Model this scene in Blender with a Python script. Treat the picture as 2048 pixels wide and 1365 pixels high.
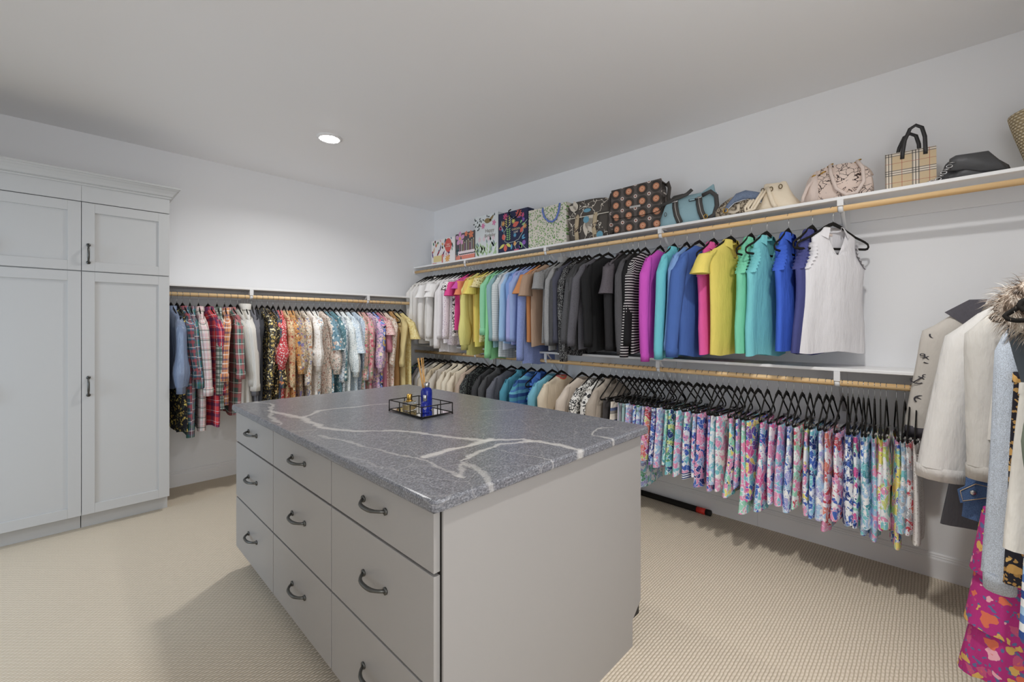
import bpy, bmesh, math, random
from mathutils import Vector, Matrix

for _o in list(bpy.data.objects):
    bpy.data.objects.remove(_o)
SC = bpy.context.scene
COL = SC.collection
PI = math.pi

# ------------------------------------------------------------------ camera
# metres; x runs along the back wall, y along the long right hand wall, the camera stands over the origin
cam_d = bpy.data.cameras.new('camera')
cam_d.sensor_width = 36.0
cam_d.lens = 15.232
cam_d.shift_y = -0.01587
cam_d.clip_start = 0.05
cam = bpy.data.objects.new('camera', cam_d)
COL.objects.link(cam)
cam.location = (0, 0, 1.35)
cam.rotation_euler = (PI / 2, 0, -math.radians(45.77))
SC.camera = cam

# ------------------------------------------------------------------ world, daylight, added fill lights, exposure
world = bpy.data.worlds.new('world')
SC.world = world
world.use_nodes = True
bg = world.node_tree.nodes['Background']
bg.inputs[0].default_value = (0.80, 0.88, 1.0, 1)
bg.inputs[1].default_value = 0.9
SC.view_settings.view_transform = 'Standard'
SC.view_settings.look = 'None'
SC.view_settings.gamma = 1.0
SC.view_settings.use_curve_mapping = False
SC.view_settings.exposure = -0.12
SC.cycles.max_bounces = 12
SC.cycles.diffuse_bounces = 10


def area(name, loc, target, sx, sy, power, col):
    d = bpy.data.lights.new(name, 'AREA')
    d.shape = 'RECTANGLE'
    d.size = sx
    d.size_y = sy
    d.energy = power
    d.color = col
    o = bpy.data.objects.new(name, d)
    COL.objects.link(o)
    o.location = loc
    o.rotation_euler = (Vector(target) - Vector(loc)).to_track_quat('-Z', 'Y').to_euler()
    return o


# hall daylight through the left doorway, then two added fill lights out of view
area('daylight_hall', (-2.5, 2.95, 1.5), (0.6, 3.7, 0.0), 0.7, 1.2, 26, (0.55, 0.77, 1.0))
area('fill_drawers', (-1.75, 2.95, 1.25), (0.8, 2.1, 0.7), 1.1, 1.5, 5, (0.96, 0.98, 1.0))  # added fill from the left, brightens the island drawers
area('fill_behind_camera', (0.15, -0.95, 1.5), (1.5, 1.6, 1.75), 1.7, 2.0, 32, (1.0, 0.985, 0.97))  # added soft fill behind the camera, evens out the whole room
LAMP_POWER = 18.0


# ------------------------------------------------------------------ colours and materials
def lin(c):
    return c / 12.92 if c <= 0.04045 else ((c + 0.055) / 1.055) ** 2.4


def C(h, g=1.0):
    h = h.lstrip('#')
    return tuple(min(0.92, lin(int(h[i:i + 2], 16) / 255.0) * g) for i in (0, 2, 4)) + (1.0,)


CLOTH_GAIN = 1.12


def cc(h):
    r, g, b, a = C(h, CLOTH_GAIN)
    y = .3 * r + .59 * g + .11 * b          # dyes are a little duller than pure hues
    return tuple(.81 * c + .19 * y for c in (r, g, b)) + (1.0,)


class NT:
    def __init__(s, name, rough=0.85, spec=0.2, metal=0.0):
        s.m = bpy.data.materials.new(name)
        s.m.use_nodes = True
        s.t = s.m.node_tree
        s.b = s.t.nodes['Principled BSDF']
        s.b.inputs['Roughness'].default_value = rough
        s.b.inputs['Specular IOR Level'].default_value = spec
        s.b.inputs['Metallic'].default_value = metal

    def n(s, kind, **kw):
        nd = s.t.nodes.new('ShaderNode' + kind)
        for k, v in kw.items():
            setattr(nd, k, v)
        return nd

    def l(s, a, b):
        s.t.links.new(a, b)

    def math(s, op, a, b=None, c=None):
        nd = s.n('Math', operation=op)
        for i, v in enumerate((a, b, c)):
            if v is None:
                continue
            if isinstance(v, (int, float)):
                nd.inputs[i].default_value = v
            else:
                s.l(v, nd.inputs[i])
        return nd.outputs[0]

    def mix(s, f, a, b):
        nd = s.n('Mix', data_type='RGBA')
        for sock, v in ((nd.inputs[0], f), (nd.inputs[6], a), (nd.inputs[7], b)):
            if isinstance(v, (int, float)):
                sock.default_value = v
            elif isinstance(v, tuple):
                sock.default_value = v
            else:
                s.l(v, sock)
        return nd.outputs[2]

    def coord(s, which='Object', scale=1.0, distort=0.0, dscale=4.0, vec_scale=None):
        tc = s.n('TexCoord')
        v = tc.outputs[which]
        if distort:
            nz = s.n('TexNoise')
            nz.inputs['Scale'].default_value = dscale
            s.l(v, nz.inputs['Vector'])
            a = s.n('VectorMath', operation='MULTIPLY_ADD')
            s.l(nz.outputs['Color'], a.inputs[0])
            a.inputs[1].default_value = (distort,) * 3
            s.l(v, a.inputs[2])
            v = a.outputs[0]
        if scale != 1.0 or vec_scale:
            mp = s.n('VectorMath', operation='MULTIPLY')
            s.l(v, mp.inputs[0])
            mp.inputs[1].default_value = vec_scale or (scale,) * 3
            v = mp.outputs[0]
        return v

    def noise(s, vec, scale, detail=3.0, rough=0.5):
        nd = s.n('TexNoise')
        nd.inputs['Scale'].default_value = scale
        nd.inputs['Detail'].default_value = detail
        nd.inputs['Roughness'].default_value = rough
        s.l(vec, nd.inputs['Vector'])
        return nd

    def voro(s, vec, scale, feature='F1', rnd=1.0):
        nd = s.n('TexVoronoi', feature=feature)
        nd.inputs['Scale'].default_value = scale
        nd.inputs['Randomness'].default_value = rnd
        s.l(vec, nd.inputs['Vector'])
        return nd

    def ramp(s, fac, stops, interp='LINEAR'):
        nd = s.n('ValToRGB')
        cr = nd.color_ramp
        cr.interpolation = interp
        while len(cr.elements) < len(stops):
            cr.elements.new(0.5)
        for e, (p, c) in zip(cr.elements, stops):
            e.position = p
            e.color = c
        s.l(fac, nd.inputs[0])
        return nd.outputs[0]

    def bump(s, h, strength=0.3, dist=0.002):
        b = s.n('Bump')
        b.inputs['Strength'].default_value = strength
        b.inputs['Distance'].default_value = dist
        s.l(h, b.inputs['Height'])
        s.l(b.outputs[0], s.b.inputs['Normal'])

    def col(s, c):
        if isinstance(c, tuple):
            s.b.inputs['Base Color'].default_value = c
        else:
            s.l(c, s.b.inputs['Base Color'])
        return s.m


def plain(name, colour, rough=0.5, spec=0.4, metal=0.0, **kw):
    t = NT(name, rough, spec, metal)
    for k, v in kw.items():
        t.b.inputs[k].default_value = v
    return t.col(colour)


_cache = {}


def fabric(spec):
    """Cloth: ('s',hex) solid, ('h',hex) heather, ('k',hex) knit, ('p',base,stripes) plaid, ('f',ground,palette,scale) floral,
    ('w',palette,scale) painted swirls, ('st',a,b,period) stripes, ('d',ground,dot,scale) dots, ('l',ground,line,scale) line drawing."""
    key = repr(spec)
    if key in _cache:
        return _cache[key]
    k = spec[0]
    t = NT('cloth_' + k, 0.85, 0.15)
    if k == 's':
        v = t.coord('Object')
        nz = t.noise(v, 9.0)
        c = cc(spec[1])
        lo = tuple(x * 0.90 for x in c[:3]) + (1,)
        t.col(t.mix(nz.outputs[0], lo, c))
    elif k == 'sat':
        c = cc(spec[1])
        t.b.inputs['Roughness'].default_value = 0.38
        t.b.inputs['Specular IOR Level'].default_value = 0.6
        v = t.coord('Object', vec_scale=(3, 3, 1))
        t.col(c)
    elif k == 'h':
        v = t.coord('Object')
        nz = t.noise(v, 420.0, 2)
        c = cc(spec[1])
        lo = tuple(x * 0.70 for x in c[:3]) + (1,)
        hi = tuple(min(1, x * 1.22 + 0.01) for x in c[:3]) + (1,)
        t.col(t.ramp(nz.outputs[0], [(0.35, lo), (0.65, hi)]))
    elif k == 'k':
        v = t.coord('UV')
        sx = t.n('SeparateXYZ')
        t.l(v, sx.inputs[0])
        a = t.math('SINE', t.math('MULTIPLY', sx.outputs[0], 2 * PI / 0.012))
        c = cc(spec[1])
        lo = tuple(x * 0.80 for x in c[:3]) + (1,)
        f = t.math('MULTIPLY_ADD', a, 0.5, 0.5)
        t.col(t.mix(f, lo, c))
        t.bump(f, 0.5, 0.003)
    elif k == 'p':
        v = t.coord('UV')
        sx = t.n('SeparateXYZ')
        t.l(v, sx.inputs[0])
        cur = cc(spec[1])
        for (h, per, w, off, amt) in spec[2]:
            amt = amt * .85
            for ax in (0, 1):
                f = t.math('FRACT', t.math('MULTIPLY_ADD', sx.outputs[ax], 1.0 / per, off + 0.13 * ax + 20))
                g = t.math('MULTIPLY', t.math('LESS_THAN', f, w), amt)
                cur = t.mix(g, cur, cc(h))
        t.col(cur)
    elif k == 'f':
        ground, pal, sc = spec[1], spec[2], spec[3]
        v = t.coord('Object', distort=0.055 if sc < 40 else 0.02, dscale=26.0)
        cur = cc(ground)
        n = len(pal)
        # leaves first, then blossoms with an eye
        sc = sc * 1.35
        vl = t.voro(v, sc * 1.9)
        lf = t.math('LESS_THAN', vl.outputs['Distance'], 0.34)
        cur = t.mix(lf, cur, cc(pal[-1]))
        vo = t.voro(v, sc)
        sep = t.n('SeparateColor')
        t.l(vo.outputs['Color'], sep.inputs[0])
        pc = t.ramp(sep.outputs[0], [(i / max(1, n - 1) if n > 1 else 0, cc(h)) for i, h in enumerate(pal[:-1] or pal)], 'CONSTANT')
        thr = t.math('MULTIPLY_ADD', sep.outputs[1], 0.28, 0.22)
        cur = t.mix(t.math('LESS_THAN', vo.outputs['Distance'], thr), cur, pc)
        eye = t.math('LESS_THAN', vo.outputs['Distance'], 0.10)
        cur = t.mix(t.math('MULTIPLY', eye, 0.7), cur, cc(pal[0]) if n > 2 else cc(ground))
        t.col(cur)
    elif k == 'w':
        pal, sc = spec[1], spec[2] * 1.8
        v = t.coord('Object', distort=0.13, dscale=9.0)
        vo = t.voro(v, sc)
        sep = t.n('SeparateColor')
        t.l(vo.outputs['Color'], sep.inputs[0])
        n = len(pal)
        cur = t.ramp(sep.outputs[0], [(i / n, cc(h)) for i, h in enumerate(pal)], 'CONSTANT')
        v2 = t.coord('Object', distort=0.10, dscale=22.0)
        vo2 = t.voro(v2, sc * 2.3)
        sp2 = t.n('SeparateColor')
        t.l(vo2.outputs['Color'], sp2.inputs[0])
        c2 = t.ramp(sp2.outputs[1], [(i / n, cc(h)) for i, h in enumerate(pal[::-1])], 'CONSTANT')
        f2 = t.math('LESS_THAN', vo2.outputs['Distance'], 0.33)
        cur = t.mix(f2, cur, c2)
        ed = t.voro(v, sc, 'DISTANCE_TO_EDGE')
        cur = t.mix(t.math('LESS_THAN', ed.outputs['Distance'], 0.030), cur, cc('dde4ea'))
        t.col(cur)
    elif k == 'st':
        v = t.coord('UV')
        sx = t.n('SeparateXYZ')
        t.l(v, sx.inputs[0])
        ax = 1 if len(spec) < 6 else spec[5]
        f = t.math('FRACT', t.math('MULTIPLY_ADD', sx.outputs[ax], 1.0 / spec[3], 50.0))
        duty = spec[4] if len(spec) > 4 else 0.5
        t.col(t.mix(t.math('LESS_THAN', f, duty), cc(spec[1]), cc(spec[2])))
    elif k == 'ms':                                   # several stripes in order: ('ms', [hex...], period, axis)
        v = t.coord('UV')
        sx = t.n('SeparateXYZ')
        t.l(v, sx.inputs[0])
        f = t.math('FRACT', t.math('MULTIPLY_ADD', sx.outputs[spec[3]], 1.0 / spec[2], 50.0))
        n = len(spec[1])
        t.col(t.ramp(f, [(i / n, cc(h)) for i, h in enumerate(spec[1])], 'CONSTANT'))
    elif k == 'd':
        v = t.coord('Object')
        vo = t.voro(v, spec[3], rnd=0.55)
        f = t.math('LESS_THAN', vo.outputs['Distance'], 0.30)
        t.col(t.mix(f, cc(spec[1]), cc(spec[2])))
    elif k == 'l':
        v = t.coord('Object', distort=0.10, dscale=16.0)
        ed = t.voro(v, spec[3], 'DISTANCE_TO_EDGE')
        f = t.math('LESS_THAN', ed.outputs['Distance'], spec[4] if len(spec) > 4 else 0.06)
        nz = t.noise(v, 7.0)
        f = t.math('MULTIPLY', f, t.math('GREATER_THAN', nz.outputs[0], 0.46))
        t.col(t.mix(f, cc(spec[1]), cc(spec[2])))
    if k != 'k':                                       # soft, mostly vertical creases
        cr = t.noise(t.coord('Object', vec_scale=(1, 1, .28)), 34.0, 3, .55)
        t.bump(cr.outputs[0], .55 if k != 'sat' else .8, .012)
    _cache[key] = t.m
    return t.m


M = {}
M['hanger'] = plain('black_velvet', C('242220'), 0.9, 0.15)
M['chrome'] = plain('chrome', C('b9b9b9'), 0.25, 0.5, 1.0)
M['pewter'] = plain('pewter', C('5c5c59', 1.1), 0.38, 0.5, 0.85)
M['gold'] = plain('gold', C('c8a050'), 0.28, 0.5, 1.0)
M['black_metal'] = plain('black_metal', C('24211e'), 0.5, 0.4, 0.5)
M['dark_gap'] = plain('dark_recess', C('3c3936'), 0.9, 0.1)
M['white_metal'] = plain('white_enamel', C('e4e4e4'), 0.45, 0.4)


def paint(name, hexa, rough=0.6, amt=0.03):
    t = NT(name, rough, 0.25)
    v = t.coord('Object')
    c = C(hexa)
    lo = tuple(x * (1 - amt) for x in c[:3]) + (1,)
    t.bump(t.noise(v, 160.0, 2).outputs[0], 0.06, 0.001)
    return t.col(t.mix(t.noise(v, 1.3).outputs[0], lo, c))


M['wall'] = paint('wall_paint', 'ecedef')
M['ceiling'] = paint('ceiling_paint', 'f1f1f2')
M['trim'] = paint('trim_paint', 'ebebec', 0.4)
M['shelf'] = paint('shelf_paint', 'eeeeee', 0.4)
M['cabinet'] = paint('cabinet_paint', 'c2c2c1', 0.42)
M['island'] = paint('island_paint', '9d9a97', 0.35)


def carpet():
    t = NT('loop_carpet', 0.97, 0.05)
    tc = t.n('TexCoord')
    nz = t.noise(tc.outputs['Object'], 22.0, 3)
    a = t.n('VectorMath', operation='MULTIPLY_ADD')
    t.l(nz.outputs['Color'], a.inputs[0])
    a.inputs[1].default_value = (0.012, 0.007, 0)
    t.l(tc.outputs['Object'], a.inputs[2])
    sx = t.n('SeparateXYZ')
    t.l(a.outputs[0], sx.inputs[0])
    k = 2 * PI / 0.024
    row = t.math('FLOOR', t.math('MULTIPLY', sx.outputs[1], 1 / 0.0125))
    sh = t.math('MULTIPLY', t.math('FRACT', t.math('MULTIPLY', row, 0.5)), 2 * PI)
    cx = t.math('SINE', t.math('ADD', t.math('MULTIPLY', sx.outputs[0], k), sh))
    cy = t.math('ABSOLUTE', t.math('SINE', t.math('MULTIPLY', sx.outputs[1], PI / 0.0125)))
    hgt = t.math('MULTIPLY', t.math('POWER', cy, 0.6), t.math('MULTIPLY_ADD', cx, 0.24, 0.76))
    fine = t.noise(tc.outputs['Object'], 420.0, 2)
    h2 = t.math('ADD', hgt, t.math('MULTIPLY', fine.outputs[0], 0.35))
    t.bump(h2, 0.7, 0.005)
    big = t.noise(tc.outputs['Object'], 1.6, 2)
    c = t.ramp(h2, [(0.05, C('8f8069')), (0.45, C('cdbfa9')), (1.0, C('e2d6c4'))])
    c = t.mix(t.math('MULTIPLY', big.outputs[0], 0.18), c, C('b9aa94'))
    return t.col(c)


# courses of the pale veins on the slab, in its own coordinates: width, strength, points
VEINS = [(0.011, 0.62, [(-0.485, 0.613), (-0.42, 0.292), (-0.445, 0.061), (-0.368, -0.107), (-0.226, -0.276), (-0.156, -0.462), (-0.1, -0.583), (0.01, -0.697), (0.044, -0.821), (0.052, -0.956), (-0.035, -1.039)]), (0.012, 0.75, [(-0.366, -0.613), (-0.238, -0.605), (-0.157, -0.614), (-0.062, -0.601)]), (0.008, 0.55, [(-0.411, 0.318), (-0.308, 0.431), (-0.124, 0.397), (0.045, 0.35)]), (0.007, 0.6, [(-0.307, -0.737), (-0.208, -0.705), (-0.088, -0.686), (0.017, -0.745)]), (0.006, 0.4, [(-0.346, -0.972), (-0.386, -0.942), (-0.336, -0.877), (-0.316, -0.758), (-0.402, -0.834)]), (0.006, 0.5, [(0.276, -0.97), (0.262, -0.847), (0.375, -0.814), (0.434, -0.849)]), (0.005, 0.35, [(-0.496, -0.091), (-0.444, -0.393), (-0.398, -0.614), (-0.402, -0.834)]), (0.006, 0.5, [(-0.449, 0.957), (-0.404, 0.768), (-0.504, 0.517), (-0.546, 0.231)]), (0.003, 0.3, [(-0.137, -0.736), (-0.115, -0.858), (-0.088, -0.984)])]


def stone():
    t = NT('soapstone', 0.30, 0.4)
    tc = t.n('TexCoord')
    vo = tc.outputs['Object']
    # fine salt and pepper grain, stretched along the slab
    g = t.noise(t.coord('Object', vec_scale=(150, 235, 180)), 1.0, 4, 0.72)
    base = t.ramp(g.outputs[0], [(0.34, C('3f4045')), (0.5, C('707176')), (0.66, C('a4a5aa'))])
    cloud = t.noise(t.coord('Object', vec_scale=(5.0, 1.6, 3)), 1.0, 5, 0.6)
    base = t.mix(t.math('MULTIPLY', cloud.outputs[0], 0.55), base, C('6a6b6f'))
    # pale veins: warped polylines across the slab, plus faint hairlines
    wn_ = t.noise(vo, 7.0, 5, 0.6)
    wp = t.n('VectorMath', operation='MULTIPLY_ADD')
    t.l(wn_.outputs['Color'], wp.inputs[0])
    wp.inputs[1].default_value = (.09, .09, 0)
    t.l(vo, wp.inputs[2])
    ctr = t.n('VectorMath', operation='MULTIPLY_ADD')
    t.l(wp.outputs[0], ctr.inputs[0])
    ctr.inputs[1].default_value = (1, 1, 0)
    ctr.inputs[2].default_value = (-.045, -.045, 0)
    wid = t.noise(vo, 9.0, 3)
    for w, amt, pts in VEINS:
        dist = None
        for (a, b) in zip(pts[:-1], pts[1:]):
            ba = (b[0] - a[0], b[1] - a[1], 0)
            pa = t.n('VectorMath', operation='SUBTRACT')
            t.l(ctr.outputs[0], pa.inputs[0])
            pa.inputs[1].default_value = (a[0], a[1], 0)
            dt = t.n('VectorMath', operation='DOT_PRODUCT')
            t.l(pa.outputs[0], dt.inputs[0])
            dt.inputs[1].default_value = ba
            hh = t.n('Math', operation='MULTIPLY', use_clamp=True)
            t.l(dt.outputs['Value'], hh.inputs[0])
            hh.inputs[1].default_value = 1.0 / (ba[0] ** 2 + ba[1] ** 2)
            sb = t.n('VectorMath', operation='SCALE')
            sb.inputs[0].default_value = ba
            t.l(hh.outputs[0], sb.inputs['Scale'])
            ds = t.n('VectorMath', operation='DISTANCE')
            t.l(pa.outputs[0], ds.inputs[0])
            t.l(sb.outputs[0], ds.inputs[1])
            d = ds.outputs['Value']
            dist = d if dist is None else t.math('MINIMUM', dist, d)
        ww = t.math('MULTIPLY', t.math('POWER', wid.outputs[0], 1.6), w * 5.5)
        f = t.math('SUBTRACT', 1.0, t.math('DIVIDE', dist, ww))
        f = t.math('MULTIPLY', t.math('MAXIMUM', f, 0.0), amt * 1.7)
        f = t.math('MINIMUM', t.math('MULTIPLY', f, t.math('MULTIPLY_ADD', g.outputs[0], 1.1, 0.35)), amt)
        base = t.mix(f, base, C('cfccc7'))
    hl = t.voro(wp.outputs[0], 5.0, 'DISTANCE_TO_EDGE')
    f = t.math('MULTIPLY', t.math('LESS_THAN', hl.outputs['Distance'], .010), .16)
    base = t.mix(f, base, C('c6c3bf'))
    t.bump(g.outputs[0], 0.12, 0.0006)
    return t.col(base)


def wood(name, a, b, axis):
    t = NT(name, 0.5, 0.3)
    s = [30, 30, 30]
    s[axis] = 1.5
    n = t.noise(t.coord('Object', vec_scale=tuple(s)), 1.0, 3)
    return t.col(t.ramp(n.outputs[0], [(0.3, C(a)), (0.7, C(b))]))


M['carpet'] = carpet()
M['stone'] = stone()
M['rod_x'] = wood('dowel_wood_x', 'd8ae76', 'f3d5a6', 0)
M['rod_y'] = wood('dowel_wood_y', 'd8ae76', 'f3d5a6', 1)


# ------------------------------------------------------------------ mesh helpers
def link(o, parent=None):
    COL.objects.link(o)
    if parent is not None:
        o.parent = parent
    return o


def mesh_from(name, verts, faces, mat, smooth=False, uvs=None):
    me = bpy.data.meshes.new(name)
    me.from_pydata(verts, [], faces)
    if uvs is not None:
        ul = me.uv_layers.new(name='UVMap')
        flat = []
        for lp in me.loops:
            flat.extend(uvs[lp.vertex_index])
        ul.data.foreach_set('uv', flat)
    if smooth:
        me.polygons.foreach_set('use_smooth', [True] * len(me.polygons))
    me.materials.append(mat)
    return me


class MB:
    """Collects shapes into one mesh."""

    def __init__(s):
        s.v, s.f, s.sm = [], [], []

    def add(s, v, f, smooth=False):
        k = len(s.v)
        s.v += [tuple(p) for p in v]
        s.f += [tuple(i + k for i in q) for q in f]
        s.sm += [smooth] * len(f)
        return s

    def box(s, x0, x1, y0, y1, z0, z1, bevel=0.0):
        if bevel:
            bm = bmesh.new()
            bmesh.ops.create_cube(bm, size=1)
            for v in bm.verts:
                v.co = Vector((x0 + (v.co.x + .5) * (x1 - x0), y0 + (v.co.y + .5) * (y1 - y0), z0 + (v.co.z + .5) * (z1 - z0)))
            bmesh.ops.bevel(bm, geom=list(bm.edges), offset=bevel, segments=2, affect='EDGES', profile=0.5)
            bm.verts.index_update()
            s.add([v.co for v in bm.verts], [[v.index for v in f.verts] for f in bm.faces])
            bm.free()
            return s
        v = [(x, y, z) for x in (x0, x1) for y in (y0, y1) for z in (z0, z1)]
        return s.add(v, [(0, 1, 3, 2), (4, 6, 7, 5), (0, 4, 5, 1), (2, 3, 7, 6), (0, 2, 6, 4), (1, 5, 7, 3)])

    def tube(s, pts, r, n=8, closed=False, flat=1.0, up=(0, 1, 0), caps=True):
        """Sweep an ellipse along pts; r radius or list; flat scales the axis along `up`."""
        pts = [Vector(p) for p in pts]
        m = len(pts)
        up = Vector(up).normalized()
        v, f = [], []
        for i, p in enumerate(pts):
            if closed:
                d = pts[(i + 1) % m] - pts[i - 1]
            else:
                d = pts[min(i + 1, m - 1)] - pts[max(i - 1, 0)]
            d.normalize()
            a = up - d * up.dot(d)
            if a.length < 1e-4:
                a = Vector((1, 0, 0)) - d * d.x
            a.normalize()
            b = d.cross(a)
            rr = r[i] if isinstance(r, (list, tuple)) else r
            for j in range(n):
                t = 2 * PI * j / n
                v.append(p + a * (math.sin(t) * rr * flat) + b * (math.cos(t) * rr))
        for i in range(m if closed else m - 1):
            for j in range(n):
                a0 = i * n + j
                a1 = i * n + (j + 1) % n
                b0 = ((i + 1) % m) * n + j
                b1 = ((i + 1) % m) * n + (j + 1) % n
                f.append((a0, a1, b1, b0))
        if caps and not closed:
            f.append(tuple(range(n - 1, -1, -1)))
            f.append(tuple(range((m - 1) * n, m * n)))
        return s.add(v, f, True)

    def lathe(s, prof, n=20, cx=0.0, cy=0.0, caps=True):
        v, f = [], []
        for (r, z) in prof:
            for j in range(n):
                t = 2 * PI * j / n
                v.append((cx + r * math.cos(t), cy + r * math.sin(t), z))
        for i in range(len(prof) - 1):
            for j in range(n):
                f.append((i * n + j, i * n + (j + 1) % n, (i + 1) * n + (j + 1) % n, (i + 1) * n + j))
        if caps:
            f.append(tuple(range(n - 1, -1, -1)))
            f.append(tuple(range((len(prof) - 1) * n, len(prof) * n)))
        return s.add(v, f, True)

    def prism(s, poly, axis, a0, a1):
        """Extrude a 2D outline along axis 0/1/2 from a0 to a1."""
        n = len(poly)
        def P(p, a):
            q = list(p)
            q.insert(axis, a)
            return q
        v = [P(p, a0) for p in poly] + [P(p, a1) for p in poly]
        f = [(i, (i + 1) % n, n + (i + 1) % n, n + i) for i in range(n)]
        f += [tuple(range(n - 1, -1, -1)), tuple(range(n, 2 * n))]
        return s.add(v, f)

    def mesh(s, name, mat):
        me = bpy.data.meshes.new(name)
        me.from_pydata(s.v, [], s.f)
        me.polygons.foreach_set('use_smooth', s.sm)
        me.materials.append(mat)
        bm = bmesh.new()
        bm.from_mesh(me)
        bmesh.ops.recalc_face_normals(bm, faces=bm.faces)
        bm.to_mesh(me)
        bm.free()
        return me

    def build(s, name, mat, parent=None):
        return link(bpy.data.objects.new(name, s.mesh(name, mat)), parent)


def tag(o, label, cat, group=None):
    o['label'] = label
    o['category'] = cat
    if group:
        o['group'] = group
    return o


def struct(o):
    o['kind'] = 'structure'
    return o


def thing(name, label, cat, loc=(0, 0, 0), rz=0.0, group=None):
    o = bpy.data.objects.new(name, None)
    o.empty_display_size = 0.05
    o.location = loc
    o.rotation_euler = (0, 0, rz)
    link(o)
    return tag(o, label, cat, group)


def put(name, me, parent=None, loc=None, rot=None):
    o = bpy.data.objects.new(name, me)
    if loc:
        o.location = loc
    if rot:
        o.rotation_euler = rot
    return link(o, parent)


def letters(name, text, size, mat, parent, loc, rot, extrude=0.0004, spacing=1.0):
    cu = bpy.data.curves.new(name, 'FONT')
    cu.body = text
    cu.size = size
    cu.align_x = 'CENTER'
    cu.align_y = 'CENTER'
    cu.extrude = extrude
    cu.space_character = spacing
    o = bpy.data.objects.new(name + '_curve', cu)
    COL.objects.link(o)
    bpy.context.view_layer.update()
    me = bpy.data.meshes.new_from_object(o.evaluated_get(bpy.context.evaluated_depsgraph_get()))
    bpy.data.objects.remove(o)
    me.materials.clear()
    me.materials.append(mat)
    return put(name, me, parent, loc, rot)


# ------------------------------------------------------------------ the room
XR, YB, ZC = 3.24, 4.53, 2.78          # right wall, back wall, ceiling
XL, YN = -0.88, -0.68                  # left wall, near wall

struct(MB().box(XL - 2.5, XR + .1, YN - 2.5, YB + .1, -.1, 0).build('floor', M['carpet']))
struct(MB().box(XL - .1, XR + .1, YN - .1, YB + .1, ZC, ZC + .1).build('ceiling', M['ceiling']))
struct(MB().box(XL - .1, XR + .1, YB, YB + .1, 0, ZC).build('wall_back', M['wall']))
struct(MB().box(XR, XR + .1, YN - .1, YB, 0, ZC).build('wall_right', M['wall']))
wl = MB().box(XL - .1, XL, YN, 2.5, 0, ZC).box(XL - .1, XL, 3.93, YB, 0, ZC).box(XL - .1, XL, 2.5, 3.93, 2.15, ZC)  # doorway stretched towards the camera side to admit the added drawer fill
struct(wl.build('wall_left', M['wall']))
wn = MB().box(1.15, XR, YN - .1, YN, 0, ZC).box(XL, -0.85, YN - .1, YN, 0, ZC).box(-0.85, 1.15, YN - .1, YN, 2.5, ZC)  # wide opening added out of view so the rear fill light gets in
struct(wn.build('wall_near', M['wall']))

# skirting with a stepped moulded top
prof = [(0, 0), (-.016, 0), (-.016, .098), (-.014, .104), (-.011, .106), (-.011, .113), (-.008, .118), (-.008, .124), (-.004, .130), (0, .130)]
struct(MB().prism([(YB + a, z) for a, z in prof], 0, 0.52, XR - .016).build('baseboard_back', M['trim']))
bb = MB()
bb.prism([(XR + a, z) for a, z in prof], 1, 0.845, YB - .0005)
bb.prism([(XR + a, z) for a, z in prof], 1, YN, 0.844)
struct(bb.build('baseboard_right', M['trim']))


# recessed ceiling lamps: a trim ring and a shallow glowing lens
def ceiling_lamp(x, y, label, k=1.0):
    t = thing('recessed_lamp', label, 'lamp', (x, y, ZC), 0, 'recessed ceiling lamps')
    r = MB().lathe([(.066, -.001), (.070, -.012), (.078, -.012), (.092, -.004), (.093, 0.0)], 36, caps=False)
    r.build('trim_ring', M['white_metal'], t)
    em = NT('lamp_lens', 0.5, 0.2)
    em.b.inputs['Emission Color'].default_value = (1.0, 0.99, 0.97, 1)
    em.b.inputs['Emission Strength'].default_value = 60.0
    em.col((0.9, 0.9, 0.9, 1))
    pr = [(.001, -.020), (.02, -.0195), (.04, -.018), (.058, -.0145), (.068, -.009), (.069, -.004)]
    MB().lathe(pr, 36, caps=False).build('lens', em.m, t)
    d = bpy.data.lights.new('lamp_light', 'AREA')
    d.shape = 'DISK'
    d.size = .13
    d.energy = LAMP_POWER * k
    d.spread = math.radians(150)
    d.color = (1.0, 0.99, 0.975)
    o = bpy.data.objects.new('lamp_light', d)
    o.location = (0, 0, -.0215)
    link(o, t)


ceiling_lamp(1.40, 3.31, 'round recessed ceiling lamp glowing above the far end of the island', .85)
ceiling_lamp(1.52, 0.16, 'round recessed ceiling lamp above the near end of the island', 1.2)


# ------------------------------------------------------------------ shelves, brackets and hanging rods
def bracket(dz):
    """White metal bracket; local: wall at y=0, shelf underside at z=0, the room towards -y."""
    b = MB()
    b.box(-.013, .013, -.006, 0, -.27, 0)
    b.box(-.013, .013, -.279, 0, -.005, 0)
    b.tube([(0, -.008, -.255), (0, -.15, -.10), (0, -.255, -.006)], .010, 8, flat=0.45, up=(0, 1, 1))
    b.box(-.014, .014, -.285, -.279, dz + .012, 0)
    hook = [(0, -.2605 + .0185 * math.cos(a), dz + .0185 * math.sin(a)) for a in [math.radians(d) for d in range(150, 385, 20)]]
    b.tube(hook, .013, 6, flat=0.25, up=(0, 1, .2))
    for z in (-.23, -.20):
        b.tube([(0, -.006, z), (0, -.009, z)], .005, 8, up=(0, 0, 1))
    return b.mesh('bracket', M['white_metal'])


BR = {k: bracket(k) for k in (-.045, -.065, -.0605)}


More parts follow.
